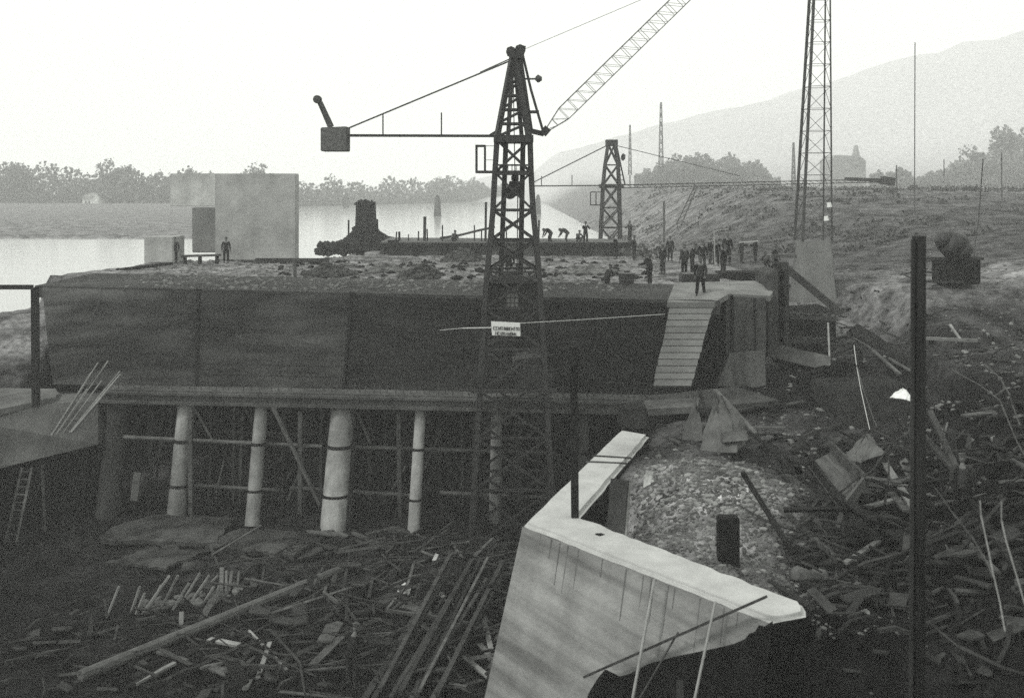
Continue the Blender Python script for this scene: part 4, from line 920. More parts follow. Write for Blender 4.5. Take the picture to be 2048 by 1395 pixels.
def make_person(pose):
    P = dict(pel=V(0,0,.93), chest=V(0,.0,1.3), neck=V(0,0,1.47), head=V(0,-.02,1.62), hl=V(-.1,0,.9), hr=V(.1,0,.9), kl=V(-.12,-.03,.5), kr=V(.12,-.03,.5), fl=V(-.13,0,.08), fr=V(.13,0,.08),
             sl=V(-.2,0,1.42), sr=V(.2,0,1.42), el=V(-.27,.03,1.13), er=V(.27,.03,1.13), wl=V(-.27,-.08,.87), wr=V(.27,-.08,.87))
    if pose=='bend':
        P.update(pel=V(0,.18,.86),chest=V(0,-.16,1.12),neck=V(0,-.34,1.15),head=V(0,-.46,1.10),hl=V(-.1,.17,.84),hr=V(.1,.17,.84),kl=V(-.13,.02,.47),kr=V(.14,.05,.47),fl=V(-.15,.08,.08),fr=V(.16,.18,.08),sl=V(-.2,-.28,1.12),sr=V(.2,-.28,1.12),el=V(-.23,-.34,.84),er=V(.23,-.34,.84),wl=V(-.14,-.48,.62),wr=V(.14,-.48,.62))
    if pose=='crouch':
        P.update(pel=V(0,.12,.36),chest=V(0,-.06,.68),neck=V(0,-.15,.82),head=V(0,-.22,.95),hl=V(-.1,.1,.36),hr=V(.1,.1,.36),kl=V(-.16,-.3,.52),kr=V(.16,-.3,.52),fl=V(-.14,.0,.08),fr=V(.14,.0,.08),sl=V(-.2,-.12,.78),sr=V(.2,-.12,.78),el=V(-.27,-.28,.56),er=V(.27,-.28,.56),wl=V(-.12,-.46,.45),wr=V(.12,-.46,.45))
    if pose=='walk':
        P.update(kl=V(-.1,-.22,.52),fl=V(-.12,-.3,.08),kr=V(.11,.08,.5),fr=V(.12,.34,.12),el=V(-.27,.14,1.15),wl=V(-.27,.12,.9),er=V(.27,-.08,1.14),wr=V(.25,-.26,.95))
    if pose=='lean':
        P.update(chest=V(0,-.08,1.28),neck=V(0,-.15,1.43),head=V(0,-.2,1.57),sl=V(-.2,-.12,1.39),sr=V(.2,-.12,1.39),el=V(-.27,-.22,1.12),er=V(.27,-.22,1.12),wl=V(-.1,-.45,1.08),wr=V(.1,-.45,1.1))
    if pose=='reach':
        P.update(el=V(-.3,-.12,1.18),wl=V(-.2,-.4,1.22),er=V(.3,-.12,1.2),wr=V(.2,-.42,1.28))
    root = thing('person',(0,0,0),'person','person')
    def toe(f): return f+V(0,-.17,-.04)
    def foot(f): return [(f,.052),(f+V(0,.03,-.045),.045),(f+V(0,-.12,-.04),.042),(f+V(0,-.2,-.045),.03)]
    fdir = (P['wl']-P['el']).normalized(); 
    ch = [[(P['pel'],.15),((P['pel']+P['chest'])/2,.14),(P['chest'],.16),(P['neck'],.06),(P['neck'].lerp(P['head'],.45),.058)]]
    hd = P['head']; up=(P['head']-P['neck']).normalized()
    for h,k,f in (('hl','kl','fl'),('hr','kr','fr')): ch.append([(P[h],.09),(P[k],.06),(P[f],.045)]); ch.append(foot(P[f]))
    for s_,e_,w_ in (('sl','el','wl'),('sr','er','wr')):
        ch.append([(P[s_]*.6+P['chest']*.4,.08),(P[s_],.065),(P[e_],.045),(P[w_],.03)])
        fd=(P[w_]-P[e_]).normalized(); sd=fd.cross(V(0,0,1) if abs(fd.z)<.9 else V(0,-1,0)).normalized(); ps=P[w_]+fd*.05; cu=fd.cross(sd)
        ch.append([(P[w_],.03),(ps,.038),(ps+fd*.035,.036)])
        for k,ln in enumerate((.07,.08,.085,.075)):
            b_=ps+fd*.03+sd*(.024*(k-1.5)); ch.append([(b_,.0105),(b_+fd*ln*.5,.0095),(b_+fd*ln*.9+cu*.02,.008)])
        ch.append([(ps-fd*.02+sd*.02,.011),(ps+sd*.05+fd*.02,.0105),(ps+sd*.06+fd*.05,.009)])
    body = skin_mesh(ch)
    # head: ellipsoid with nose, brow, chin, ears joined to the body mesh
    bm = bmesh.new(); bm.from_mesh(body)
    r0 = bmesh.ops.create_uvsphere(bm,u_segments=14,v_segments=10,radius=1)
    for v_ in r0['verts']:
        x,y,z=v_.co; f=1.0-.18*max(0,-z); v_.co=hd+V(x*.078*f,y*.098*f-(.012 if (y<0 and z<-.3) else 0),z*.12)
    for cx,cy,cz,rx,ry,rz in ((0,-.1,-.01,.014,.022,.026),(-.08,0,0,.012,.022,.03),(.08,0,0,.012,.022,.03),(0,-.088,.03,.05,.012,.01),(0,-.088,-.055,.026,.01,.008)):
        r1 = bmesh.ops.create_icosphere(bm,subdivisions=1,radius=1)
        for v_ in r1['verts']: v_.co=hd+V(cx+v_.co.x*rx,cy+v_.co.y*ry,cz+v_.co.z*rz)
    bm.to_mesh(body); bm.free(); body.materials.clear(); body.materials.append(M_SKIN)
    for p in body.polygons: p.use_smooth=True
    def child(me,name,m): me.materials.clear(); me.materials.append(m); o=bpy.data.objects.new(name,me); COL.objects.link(o); o.parent=root; return o
    child(body,'body',M_SKIN)
    coat=[[(P['pel']+V(0,0,-.12 if pose!='crouch' else 0),.2),(P['pel'],.185),((P['pel']+P['chest'])/2,.18),(P['chest'],.19),(P['neck'].lerp(P['chest'],.25),.1)]]
    for s_,e_,w_ in (('sl','el','wl'),('sr','er','wr')): coat.append([(P[s_]*.5+P['chest']*.5,.11),(P[s_],.09),(P[e_],.066),(P[e_].lerp(P[w_],.95),.05)])
    child(skin_mesh(coat),'coat',M_CLOTH)
    tr=[]
    for h,k,f in (('hl','kl','fl'),('hr','kr','fr')): tr.append([(P[h]+V(0,0,.04),.12),(P[k],.085),(P[f]+V(0,0,.03),.075)])
    child(skin_mesh(tr),'trousers',M_CLOTH)
    bt=[]
    for f in ('fl','fr'): bt.append([(P[f]+V(0,.02,.05),.06),(P[f]+V(0,.03,-.03),.055),(P[f]+V(0,-.1,-.035),.05),(P[f]+V(0,-.2,-.045),.036)])
    child(skin_mesh(bt),'boots',M_STEEL)
    cp=MB(); cp.tube(hd+V(0,0,.045),hd+V(0,.005,.12),.095,.1,14); cp.tube(hd+V(0,.005,.12),hd+V(0,0,.14),.1,.06,14); cp.prism([hd+V(-.07,-.07,.05),hd+V(.07,-.07,.05),hd+V(.045,-.15,.035),hd+V(-.045,-.15,.035)],(0,0,.012)); cp.build('cap',M_CLOTHG,root)
    return root
people = {}
def person(px, py, pose, face, lb, D=None, z=None, s=1.0, grp=None):
    if D is None:
        D = 65.0
        for _ in range(30):
            g = hz((px-1024)/F*D, D) if z is None else z; D = D*.5+.5*(CZ-g)*F/(py-HOR)
    p = W(px,py,D)
    if z is None: z = hz(p.x,p.y) if abs(hz(p.x,p.y)-p.z) < .6 else p.z
    if pose not in people: r_ = make_person(pose); people[pose] = r_
    else:
        q_ = people[pose]; r_ = q_.copy(); COL.objects.link(r_)
        for c_ in q_.children: k_=c_.copy(); COL.objects.link(k_); k_.parent=r_
    r_.location=(p.x,p.y,z); r_.rotation_euler=(0,0,R(face)); r_.scale=(s,s,s); tag(r_,lb,'person',grp); return r_
person(349,526,'stand',200,'dark-clad worker standing at the left end of the low bench by the water')
person(452,526,'stand',30,'dark-clad worker standing in front of the large square block')
person(1098,487,'bend',-70,'stooping worker in dark clothes on the far platform right of the crane',D=82,z=9.4)
person(1131,487,'bend',-105,'second stooping worker on the far platform, right of the first',D=82,z=9.4)
person(1156,490,'crouch',30,'crouching worker on the far platform behind the stooping pair',D=82,z=9.4)
person(1171,487,'reach',150,'worker in lighter clothes standing upright on the far platform near the distant crane',D=82,z=9.4)
person(1214,570,'lean',60,'worker leaning forward beside the dark barrel on the crest',s=.95)
person(1300,571,'lean',-120,'dark-clad worker standing alone on the crest right of the barrel')
person(1340,522,'stand',20,'worker standing far back left of the gathered crew')
person(1384,545,'lean',100,'leftmost worker of the crew leaning forward above the pier')
person(1405,540,'stand',160,'crew member second from the left with head turned away')
person(1432,532,'stand',0,'crew member directly left of the tallest worker')
person(1455,530,'stand',10,'tallest bulky worker in a long coat in the middle of the crew',s=1.22)
person(1483,526,'reach',90,'crew member holding one end of the pale rod')
person(1511,526,'reach',-90,'rightmost standing crew member holding the other end of the pale rod')
person(1536,536,'crouch',-60,'worker crouching at the right end of the crew')
person(1401,592,'walk',-20,'worker in dark clothes standing alone on the pale cap slab above the boarded strip',D=46.8,z=9.03,s=1.0)
person(703,1372,'lean',150,'worker in dark clothes standing among the scrap timber in the pit',D=None,z=0.0,s=1.0)
person(1925,1010,'stand',170,'dark figure standing on the right slope behind the leaning timbers',D=27,s=1.0)
for px,py,ps,fc,lb in ((1369,552,'stand',-150,'worker bending over the chest, half hidden behind the leftmost crew member'),(1420,528,'stand',60,'worker seen between the second and third crew members'),
  (1446,548,'lean',40,'worker in front of the pale upright frame'),(1550,548,'walk',80,'worker walking off the right end of the dark parapet'),(1326,548,'stand',-60,'worker midway between the lone man and the crew'),
  (1268,520,'stand',100,'worker below the right end of the far platform'),(1233,518,'lean',-100,'worker leaning on the right end of the far platform'),(1018,560,'stand',20,'worker glimpsed through the legs of the tall crane')):
    person(px,py,ps,fc,lb)
person(1260,487,'reach',-60,'worker near the foot of the far crane on the platform end',D=84,z=9.4)
person(906,487,'crouch',50,'worker crouching on the far platform left of the tall crane',D=82,z=9.4)
for px,py,rx,h_,sd_,lb in ((842,556,1.3,.8,61,'dark heap of spoil on the crest left of the tall crane'),(925,520,1.6,.9,62,'dark brushy heap against the far platform beside the crane'),(772,545,1.1,.5,63,'low grey heap on the crest below the ruined stump'),(1180,548,1.8,.5,64,'low pale heap on the crest between crane and barrel'),(660,548,1.6,.5,66,'flat heap of spoil left on the crest')):
    D=66.
    for _ in range(30): D=.5*D+.5*(CZ-hz((px-1024)/F*D,D))*F/(py-HOR)
    x0=(px-1024)/F*D; r_=random.Random(sd_); mb=MB()
    mb.rock(V(x0,D,hz(x0,D)),rx*.8,(1,1,h_/rx*.7),r_,2)
    for _ in range(260):
        a_=r_.uniform(0,6.3); q_=r_.random()**.6*.9; x=x0+math.cos(a_)*rx*q_; y=D+math.sin(a_)*rx*q_; mb.rock(V(x,y,hz(x,y)+h_*(1-q_)*r_.random()),r_.uniform(.15,.3),(1,1,.7),r_)
    tag(mb.build('spoil_heap',M_ROCK if 'pale' in lb or 'grey' in lb else mat('spoil',.02,.07,1.5,.95,.5,6)),lb,'heap')
tag(MB().tube(W(1478,485,68),W(1516,482,68),.03,.03,6).build('pale_rod',M_WIRE),'thin pale rod held level between two crew members','rod')
fr_ = thing('survey_frame',W(1432,540,66),'thin pale upright frame with a short arm among the crew','frame')
MB().bar(W(1430,545,66),W(1428,460,66),.07).build('upright',M_PIPE,fr_); MB().bar(W(1428,462,66),W(1457,457,66),.05).build('arm',M_PIPE,fr_); MB().bar(W(1414,482,66),W(1430,481,66),.05).build('arm',M_PIPE,fr_)
mb=MB(); c=G(1253,571,9.0); mb.tube(c,c+V(0,0,.62),.34,.42,18); br_=thing('iron_barrel',c,'squat dark barrel standing on the crest beside the leaning worker','barrel'); mb.build('shell',M_STEEL,br_,smooth=False)
MB().tube(c+V(0,0,.3),c+V(0,0,.34),.4,.4,18).build('hoop',M_STEELG,br_)
blockpx(1365,548,1440,572,52,1.2,M_STEEL,'tool_chest','dark low chest behind the man on the cap slab','chest')
blockpx(1440,545,1556,590,56,1.5,M_DARKC,'dark_parapet','long dark parapet under the feet of the crew','wall')

# ------------------------------------------------------------------ pit floor slabs and debris
def slab(pts, h, m, lb, z=0.06):
    P_=[]
    for (x0,y0),(x1,y1) in zip(pts,pts[1:]+pts[:1]):
        for k in range(9): t=k/9; P_.append(G(x0+(x1-x0)*t,y0+(y1-y0)*t,z)+Vector((rnd.uniform(-.1,.1),rnd.uniform(-.12,.12),0)))
    mb=MB(); mb.prism(P_,(0,0,h)); return tag(mb.build('concrete_slab',m),lb,'slab','low slabs on the pit floor')
M_SLAB = mat('slab_concrete',.015,.07,1.2,.9,.5,5,blotch=.4)
slab([(232,1058),(310,1036),(468,1042),(430,1092),(190,1086)],.16,M_SLAB,'low worn slab before the first column, its right corner broken')
slab([(480,1062),(662,1072),(590,1118),(410,1100)],.16,M_SLAB,'low slab between the second and third columns')
slab([(300,1098),(420,1104),(330,1140),(215,1128)],.1,M_SLAB,'small dim slab in front of the worn one')
def fl(px,py,dz=.12): g=G(px,py,0); return Vector((g.x,g.y,hz(g.x,g.y)+dz))
def ground_wood(x0,y0,x1,y1,wd,h,m,name,lb,cat='board',grp=None,rnd_=False,dz=.1):
    a,b=fl(x0,y0,dz),fl(x1,y1,dz); mb=MB(); mb.tube(a,b,wd/2,wd/2*.85,9) if rnd_ else mb.bar(a,b,wd,h); return tag(mb.build(name,m,origin=a),lb,cat,grp)
ground_wood(160,1365,700,1146,.34,0,mat('pale_log',.05,.11,2,vary=.1),'long_log','long straight log lying across the whole pit floor','log',None,True,.2)
ground_wood(250,1385,560,1215,.14,0,M_WOODD,'dark_pole','dark pole lying beside the long log on its near side','pole',None,True,.15)
ground_wood(560,1105,665,1066,.22,.2,M_WOOD,'kerb_beam','short beam running back to the foot of the thick third column','beam')
ground_wood(705,1075,768,1095,.14,.1,M_WOOD,'kerb_beam','small board lying at the foot of the fourth column','beam')
ground_wood(570,1330,760,1245,.26,.2,M_WOOD,'squared_beam','squared beam left of the worker in the pit')
# stack of long beams
beams=[]
for k in range(15):
    t=k/14; beams.append((725+150*t+rnd.uniform(-8,8),1415+15*rnd.random(),868+145*t+rnd.uniform(-14,14),1205-25*t+rnd.uniform(-25,35),rnd.uniform(.08,.2)))
for i,(x0,y0,x1,y1,wd) in enumerate(beams):
    dz=.12+.17*(i%4); a,b=fl(x0,y0,dz),fl(x1,y1,dz+.15)
    mb=MB(); mb.bar(a,b,wd,wd*.8); tag(mb.build('long_beam',M_WOOD if i%2 else mat('split_beam',.02,.06,2,.85,.6,10,stretch=(.4,.4,3),vary=.3),origin=a),'long squared beam in the slanting stack beside the wing wall','beam','stack of long beams in the pit')
for (x0,y0,x1,y1,wd,lb) in [(892,1290,978,1350,.16,'pale board crossing the beam stack towards the wing wall'),(958,1215,982,1300,.16,'pale board end standing between the beam stack and the wing wall'),
   (958,1290,990,1325,.18,'short pale plank beside the wing wall foot'),(868,1195,905,1225,.12,'short pale stick at the head of the beam stack'),(925,1375,965,1360,.16,'short bent board under the beam stack near the wing wall'),
   (540,1300,515,1360,.13,'pale stick of the crossed pair in the lower middle'),(498,1270,575,1345,.06,'thin dark stick crossing the pale one in the lower middle'),
   (418,1282,478,1296,.22,'short pale block of board right of the long log'),(455,1332,478,1342,.2,'tiny pale board near the crossed sticks'),(270,1375,350,1335,.14,'pale narrow board near the lower edge left of centre'),
   (315,1315,375,1335,.12,'grey lath below the long log'),(400,1345,470,1330,.1,'thin grey lath between the small pale boards'),(490,1385,500,1362,.16,'small white board end at the lower edge'),(472,1290,560,1250,.12,'grey board lying parallel to the long log')]:
    ground_wood(x0,y0,x1,y1,wd,.07,M_WOODL if 'pale' in lb or 'white' in lb else M_WOOD,'loose_board',lb)
# upright broken stakes
for i,(x0,y0,x1,y1,wd) in enumerate([(215,1232,238,1172,.11),(262,1222,280,1172,.11),(272,1228,290,1185,.1),(285,1225,338,1152,.28),(300,1215,322,1170,.1),(322,1215,356,1150,.12),(350,1210,378,1165,.1),(368,1190,400,1145,.13),(385,1195,418,1150,.1),(400,1180,436,1150,.1),(408,1195,428,1172,.08),(442,1178,444,1134,.14),(452,1178,453,1140,.08),(458,1178,464,1142,.1),(474,1176,478,1142,.08),(345,1218,365,1190,.1),(430,1192,438,1170,.07),(362,1252,363,1222,.14)]):
    a=fl(x0,y0,.0); b=W(x1,y1,a.y+.15); lbs={0:'leftmost leaning pale stake, standing apart from the clump',17:'single short pale peg standing in front of the clump of stakes',11:'tallest and brightest upright stake at the right end of the clump',3:'wide splintered pale board leaning in the middle of the stake clump'}
    mb=MB(); mb.bar(a,b,wd,.06); tag(mb.build('pale_stake',M_WOODL,origin=a),lbs.get(i,'pale broken stake leaning in the clump on the pit floor'),'stake','clump of pale stakes in the pit')
mb=MB()
for k in range(90):
    t=rnd.random(); c=fl(275+210*t+rnd.uniform(-10,10),1222-48*t+rnd.uniform(-12,10),.05); mb.rock(c,rnd.uniform(.06,.2))
o=struct(mb.build('broken_concrete',M_ROCK),'stuff'); tag(o,'pale broken lumps heaped round the clump of stakes','rubble')
# scattered scrap boards
SCRAP=[]
def scrap(n, box, lens, zf, m_choices, lb, grp, seed, wmul=1.0, tilt=.25):
    r_=random.Random(seed); base=[]
    for i in range(n):
        px=r_.uniform(box[0],box[2]); py=r_.uniform(box[1],box[3]); g=zf(px,py)
        if g is None: continue
        L_=r_.uniform(*lens); a=r_.gauss(.5,.9); d_=V(math.cos(a),math.sin(a),r_.uniform(-tilt,tilt))
        mb=MB(); kd=r_.random(); sd_=V(-d_.y,d_.x,0)*r_.uniform(-.12,.12)*L_; mid=d_*L_*r_.uniform(.4,.6)+sd_+V(0,0,r_.uniform(-.03,.08))
        if kd<.3: w_=r_.uniform(.02,.05); mb.tube(V(0,0,0),mid,w_,w_*.9,6); mb.tube(mid,d_*L_,w_*.9,w_*.6,6)
        elif kd<.72: w_=r_.uniform(.07,.2)*wmul; mb.bar(V(0,0,0),d_*L_,w_,r_.uniform(.03,.07)*wmul,up=V(r_.uniform(-.7,.7),r_.uniform(-.7,.7),1).normalized(),w2=w_*r_.uniform(.5,1))
        elif kd<.86: w_=r_.uniform(.25,.5); d2=V(-d_.y,d_.x,r_.uniform(-.3,.3)); mb.prism([V(0,0,0),d_*L_*.55,d_*L_*.6+d2*w_*.4,d_*L_*.5+d2*w_,d2*w_*.9-d_*.07],(0,0,.05))
        else: w_=r_.uniform(.05,.1); mb.bar(V(0,0,0),mid,w_,w_); mb.bar(mid-d_*.03,d_*L_,w_*.98,w_*.9)
        SCRAP.append((L_*(.4 if kd<.3 else 1)/g.y, mb, g+V(0,0,max(0,-d_.z*L_)+.06), r_.choice(m_choices), lb, grp))
scrap(130,(560,1085,1000,1230),(.5,2.2),lambda x,y:fl(x,y,rnd.uniform(0,.3)),[M_WOOD,M_WOOD,M_WOODD,M_CONC3],'broken board in the tangled scrap heap behind the beam stack','scrap heap in the pit',31)
scrap(90,(0,1235,720,1390),(.3,1.4),lambda x,y:fl(x,y,.02),[M_WOOD,M_WOODD,M_CONC3],'small scrap board trodden into the mud of the left pit floor','scrap on the left pit floor',32)
scrap(230,(380,1100,1010,1390),(.5,3.2),lambda x,y:fl(x,y,rnd.uniform(0,.25)),[M_WOOD,M_WOODD,M_WOOD],'thin plank in the litter of planks covering the middle pit floor','planks on the middle pit floor',34,.7,.2)
scrap(24,(200,1070,660,1150),(.3,1.0),lambda x,y:fl(x,y,.02),[M_WOOD,M_WOODD],'small dull scrap board near the low slabs','scrap near the slabs',33)
tag(MB().prism([fl(798,1216,.05),fl(808,1218,.05),fl(822,1200,.22),fl(810,1194,.28),fl(794,1196,.2)],(0,.04,.02)).build('white_sheet',mat('pale_paper',.35,.45,3,.9,.1)),'small torn white sheet shining in the scrap heap','sheet')
tag(MB().bar(fl(868,1155,.1),fl(876,1145,.35),.14,.04).build('white_sheet',M_PALE),'small pale flap above the torn white sheet','sheet')
# gravel on pit, mound and crest
def gravel(name, n, fn, rr, m, lb, seed):
    r_=random.Random(seed); mb=MB()
    for _ in range(n):
        x,y=fn(r_); z=hz(x,y)
        if y < 45 and 0 < x-float(pit_edge(y)) < 1.55: continue
        if y > 44.5 and x < 6 and lip(x)+.1 < y < lip(x)+7.2: z=max(z,9.03)
        mb.rock(V(x,y,z),r_.uniform(*rr),(1,1,.7),r_,sub=1)
    o=struct(mb.build(name,m),'stuff'); tag(o,lb,'rubble')
gravel('crest_rubble',3200,lambda r_:((lambda px,D:((px-1024)/F*D,D))(r_.uniform(250,1330),49+29*r_.random()**.9)),(.04,.16),M_ROCK,'loose stones and spoil strewn over the crest behind the dam face',41)
gravel('crest_spoil',260,lambda r_:((lambda px,D:((px-1024)/F*D,D))(r_.uniform(560,1300),r_.uniform(56,72))),(.1,.34),M_DARKC,'dark clods of earth scattered over the crest',42)
gravel('mound_stones',6000,lambda r_:(r_.gauss(5.3,1.5),r_.gauss(27.8,2.7)) ,(.015,.075),M_ROCK,'pale gravelly soil of the mound behind the wing wall',43)
gravel('mound_lumps',420,lambda r_:(r_.gauss(5.1,1.3),r_.gauss(27.9,2.4)),(.04,.13),mat('pale_lumps',.1,.26,2,.95,.5,6),'pale lumps of earth and stone bulging from the mound',47)
gravel('pit_rubble',1800,lambda r_:((lambda px,D:((px-1024)/F*D,D))(r_.uniform(150,1000),r_.uniform(29,43))),(.04,.17),M_WOODD,'small dark rubble over the pit floor',44)
gravel('slope_stones',1500,lambda r_:(r_.uniform(9,28),r_.uniform(27,60)),(.03,.13),M_ROCK,'stones scattered over the right slope',45)
gravel('bank_clods',1500,lambda r_:(r_.uniform(8.2,14),r_.uniform(19,36)),(.03,.15),M_WOODD,'dark clods on the ground right of the wing wall',46)

# ------------------------------------------------------------------ right bank: carts, boards, stones, sheets
def bz(px,py,dz=.1,z0=5.6):
    D=(CZ-z0)*F/(py-HOR)
    for _ in range(30): g=hz((px-1024)/F*D,D); D=.5*D+.5*(CZ-g)*F/(py-HOR)
    x=(px-1024)/F*D; return V(x,D,hz(x,D)+dz)
ct=thing('wooden_trough',bz(1690,1000),'shallow wooden trough tipped towards the viewer on the right bank','trough')
a=bz(1640,930,.5); 
q=[W(1618,925,28.5),W(1662,905,29.2),W(1728,972,26.6),W(1690,1022,25.6)]
MB().prism(q,(0,.1,-.12)).build('floor',mat('trough_board',.05,.11,2,.85,.5,10,stretch=(3,.6,1)),ct)
MB().bar(q[1]+V(0,0,.15),q[2]+V(0,0,.15),.08,.35).build('side',M_WOOD,ct); MB().bar(q[0]+V(0,0,.1),q[3]+V(0,0,.1),.08,.25).build('side',M_WOODD,ct); MB().bar(q[3]+V(0,0,.1),q[2]+V(0,0,.1),.07,.3).build('end',M_CONC2,ct)
for p_ in (V(*q[3])+V(.1,.1,0),V(*q[2])+V(-.15,.1,0)): MB().bar(p_,V(p_.x-.1,p_.y+.1,hz(p_.x,p_.y)-.1),.12).build('leg',M_WOOD,ct)
for (x0,y0,x1,y1,wd,h,m,d0,d1,lb) in [
 (1560,1035,1680,1140,.12,.1,M_WOOD,.25,.2,'long board edge sloping down right below the trough'),
 (1690,1138,1758,1105,.13,.06,M_WOODL,.15,.3,'bright short board lying at the bottom of the timber tangle'),
 (1705,1035,1800,1018,.16,.07,M_WOODL,.2,.3,'bright short plank lying level right of the trough'),
 (1770,960,1830,1050,.2,.07,M_WOODL,.5,.4,'pale wide plank sloping down behind the timber pole, upper one'),
 (1762,985,1815,1045,.22,.07,M_WOOD,.3,.3,'grey wide plank sloping down behind the timber pole, lower one'),
 (1698,1015,1668,1090,.12,.07,M_WOOD,.6,.1,'grey leaning stick beneath the trough'),
 (1648,1030,1656,1074,.1,.05,M_WOOD,.4,.05,'short upright board end left of the leaning stick'),
 (1840,925,1925,1000,.2,.1,M_WOOD,.9,.6,'thick grey timber just right of the pole sloping down right'),
 (1860,900,1912,985,.16,.1,M_CONC3,1.2,.7,'second grey timber resting beside the thick one'),
 (1905,985,2040,1165,.16,.1,M_WOODD,.5,.2,'long dark timber continuing down to the right edge'),
 (1600,1180,1740,1212,.2,.12,M_WOODD,.15,.15,'dark grey timber lying in front of the loose stones'),
 (1735,1205,1792,1150,.2,.12,M_WOODD,.2,.5,'dark squared timber tilted up beside the pole'),
 (1570,955,1640,1010,.3,.05,M_WOOD,.1,.1,'dim flat board left of the trough'),
 (1850,632,1955,700,.22,.12,M_WOODL,.5,.4,'pale peeled log sloping down the hill right of the pole'),
 (1900,655,1920,690,.1,.08,M_WOODL,.4,.3,'short pale branch crossing the peeled log'),
 (1895,870,1880,915,.05,.05,M_CONC2,.4,.1,'thin pale stick standing right of the pole'),
 (1700,905,1790,960,.3,.08,M_WOODD,.3,.3,'dark wide plank above the bright ones')]:
    a=bz(x0,y0,d0); b=bz(x1,y1,d1); 
    if (b-a).length>9: b=a+(b-a).normalized()*9
    tag(MB().bar(a,b,wd,h).build('timber',m,origin=a),lb,'timber')
def zfb(x,y): return bz(x,y,.03)
scrap(46,(1570,1000,1820,1240),(.3,1.3),zfb,[M_WOOD,M_WOODD,M_CONC3],'broken scrap board on the ground between the mound and the timber pole','scrap by the timber pole',51)
scrap(30,(1300,790,1640,900),(.4,1.6),zfb,[M_CONC2,M_WOOD,M_CONC3],'loose board on the muddy ground below the pier','boards below the pier',52)
scrap(36,(1850,600,2048,860),(.3,1.4),zfb,[M_CONC2,M_WOOD,M_WOODD],'small board scattered on the right hillside','boards on the right hillside',53)
rr_=random.Random(9)
for i,(x,y,r_,lb) in enumerate([(1600,1158,.3,'largest pale boulder at the right end of the wing wall'),(1622,1162,.22,'middle pale stone beside the largest boulder'),(1638,1160,.24,'rounded pale stone rightmost of the three by the wall end')]):
    mb=MB(); mb.rock(bz(x,y,.12),r_,(1,1,.8),rr_,sub=2); tag(mb.build('boulder',M_ROCK,smooth=True),lb,'boulder')
scrap(90,(1560,900,1830,1200),(.4,2.6),lambda x,y:bz(x,y,rnd.uniform(0,.45)),[M_WOOD,M_WOODD,M_WOODD,M_CONC3],'jumbled plank in the dark timber heap left of the timber pole','timber heap by the pole',54,1.3,.5)
scrap(90,(1850,820,2060,1150),(.4,2.8),lambda x,y:bz(x,y,rnd.uniform(0,.35)),[M_WOODD,M_WOODD,M_WOOD],'dark plank in the tangle right of the timber pole','tangle right of the pole',55,1.3,.5)
scrap(60,(1620,640,1850,800),(.4,2.5),lambda x,y:bz(x,y,rnd.uniform(0,.25)),[M_WOODD,M_CONC3,M_WOOD],'board lying in the hollow between pier and timber pole','boards in the hollow',56,1.3,.4)
scrap(60,(1620,1150,2048,1390),(.3,1.5),zfb,[M_WOODD,M_WOODD,M_CONC3],'dark scrap on the near ground round the foot of the timber pole','scrap on the near ground',57,1.2,.3)
# sheet draped tents and slab heap in the middle ground
def drape(pts, ridge, m, name, lb, amp=.16):
    apx_ = ridge[0]; n=len(pts); K=7; mb=MB(); r_=random.Random(len(lb)*7+int(pts[0].x*10)); A=n*5
    per=[]
    for i in range(n):
        for k in range(5): per.append(pts[i].lerp(pts[(i+1)%n],k/5))
    cen=sum(per,V(0,0,0))/len(per); lift=apx_.z-cen.z; S=max((p-cen).length for p in per)
    for j in range(K+1):
        t=j/K
        for i,p in enumerate(per):
            q=p.lerp(V(apx_.x,apx_.y,cen.z),t); h=(1-(1-t)**1.6)*lift
            h*=.9+.1*math.sin(i*.9+3*t)+r_.uniform(-.08,.08); q=q+V(r_.uniform(-1,1),r_.uniform(-1,1),0)*amp*S*.35*(1-t)
            mb.v.append(V(q.x,q.y,p.z+(cen.z-p.z)*t+h))
    for j in range(K):
        for i in range(A): a=j*A+i; b=j*A+(i+1)%A; mb.f.append((a,b,b+A,a+A))
    mb.f.append(tuple(K*A+i for i in range(A)))
    o=mb.build(name,m); so_=o.modifiers.new('t','SOLIDIFY'); so_.thickness=.03; return tag(o,lb,'sheet')
drape([W(1398,905,34),W(1420,870,36),W(1455,872,36),W(1500,868,35),W(1478,905,33.5)],[W(1438,792,36)],M_CANVAS,'canvas_cover','peaked canvas cover over a heap in the middle of the bank')
drape([W(1360,885,36),W(1385,850,37),W(1408,880,35.5)],[W(1392,800,36.6)],M_CONC2,'canvas_cover','small peaked cover left of the larger canvas')
tag(MB().bar(W(1430,780,38),W(1512,868,34.5),.14,.1).build('ridge_pole',M_WOOD),'grey pole slanting down right over the canvas cover','pole')
tag(MB().bar(W(1398,778,38),W(1440,905,34),.1,.1).build('ridge_pole',M_WOODD),'dark pole standing in front of the canvas cover','pole')
tag(MB().prism([W(1290,800,41),W(1400,795,41),W(1395,812,39.5),W(1284,818,39.5)],(0,0,-.25)).build('flat_slab',M_CONC2),'pale flat slab lying below the boarded strip','slab')
tag(MB().prism([W(1290,792,42),W(1470,772,43),W(1560,800,41),W(1400,815,40)],(0,0,-.2)).build('flat_slab',M_CONC3),'wide flat slab spreading at the foot of the pier','slab')
tag(MB().prism([W(1445,865,34),W(1495,862,34),W(1495,880,33.7),W(1445,884,33.7)],(0,.5,-.05)).build('small_crate',M_CONC2),'small pale crate at the right foot of the canvas cover','crate')
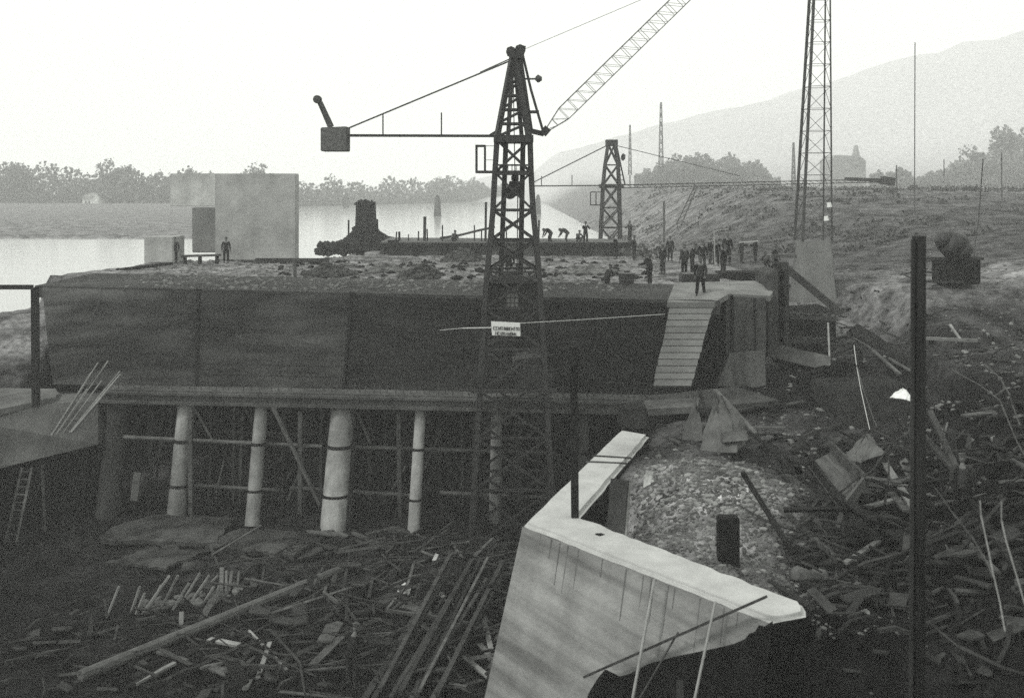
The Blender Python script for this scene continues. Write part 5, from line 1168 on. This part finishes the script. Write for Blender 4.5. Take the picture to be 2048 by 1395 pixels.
tag(MB().prism([W(1240,862,33),W(1300,862,33),W(1296,815,33.4),W(1246,820,33.4)],(0,1.2,0)).build('dark_chest',M_WOODD,bevel=.08),'dark chest at the end of the wing wall beneath the ledge','chest')
drape([W(1287,975,27.4),W(1288,950,28.0),W(1306,942,28.2),W(1308,962,27.6)],[W(1296,944,27.8)],M_PALE,'white_rag','small white rag lying on the crown of the pale mound')
drape([W(1780,794,30),W(1812,798,29.8),W(1836,808,29.8),W(1815,787,30.4)],[W(1806,776,30.2)],M_WHITE,'white_rag','bright white rag caught beside the timber pole')
drape([W(1690,915,31),W(1715,925,30.5),W(1768,908,31),W(1745,880,32.5)],[W(1732,868,32)],M_CANVAS,'canvas_cover','grey canvas hump left of the timber pole')
tag(MB().prism([W(1800,575,58),W(1810,575,58),W(1810,553,58.2),W(1801,553,58.2)],(0,.2,0)).build('white_post',M_WHITE,bevel=.04),'small bright white marker on the slope left of the pole','marker')

SCRAP.sort(key=lambda q:-q[0]); rest=MB()
for k,(sc_,mb,g,m,lb,grp) in enumerate(SCRAP):
    if k < 290: o=mb.build('scrap_board',m,origin=(0,0,0)); o.location=g; tag(o,lb,'board',grp)
    else: rest.add([v+g for v in mb.v], mb.f)
o=struct(rest.build('scrap_litter',mat('litter_timber',.012,.06,2,.9,.4,8)),'stuff'); tag(o,'small splinters and sticks littering the pit and the right bank','litter')
# ------------------------------------------------------------------ haze
def haze():
    m=bpy.data.materials.new('haze'); m.use_nodes=True; n=m.node_tree; n.nodes.clear(); o=n.nodes.new('ShaderNodeOutputMaterial'); v=n.nodes.new('ShaderNodeVolumePrincipled')
    v.inputs['Color'].default_value=(.97,.98,.965,1); v.inputs['Density'].default_value=0.00115; v.inputs['Anisotropy'].default_value=0.0
    n.links.new(v.outputs[0],o.inputs['Volume']); mb=MB(); mb.box(-3300,-100,-2,3300,3800,150); ob=mb.build('haze',m,origin=(0,0,0)); struct(ob,'stuff')
haze()
for o in bpy.data.objects:
    if '_o' in o.keys(): del o['_o']
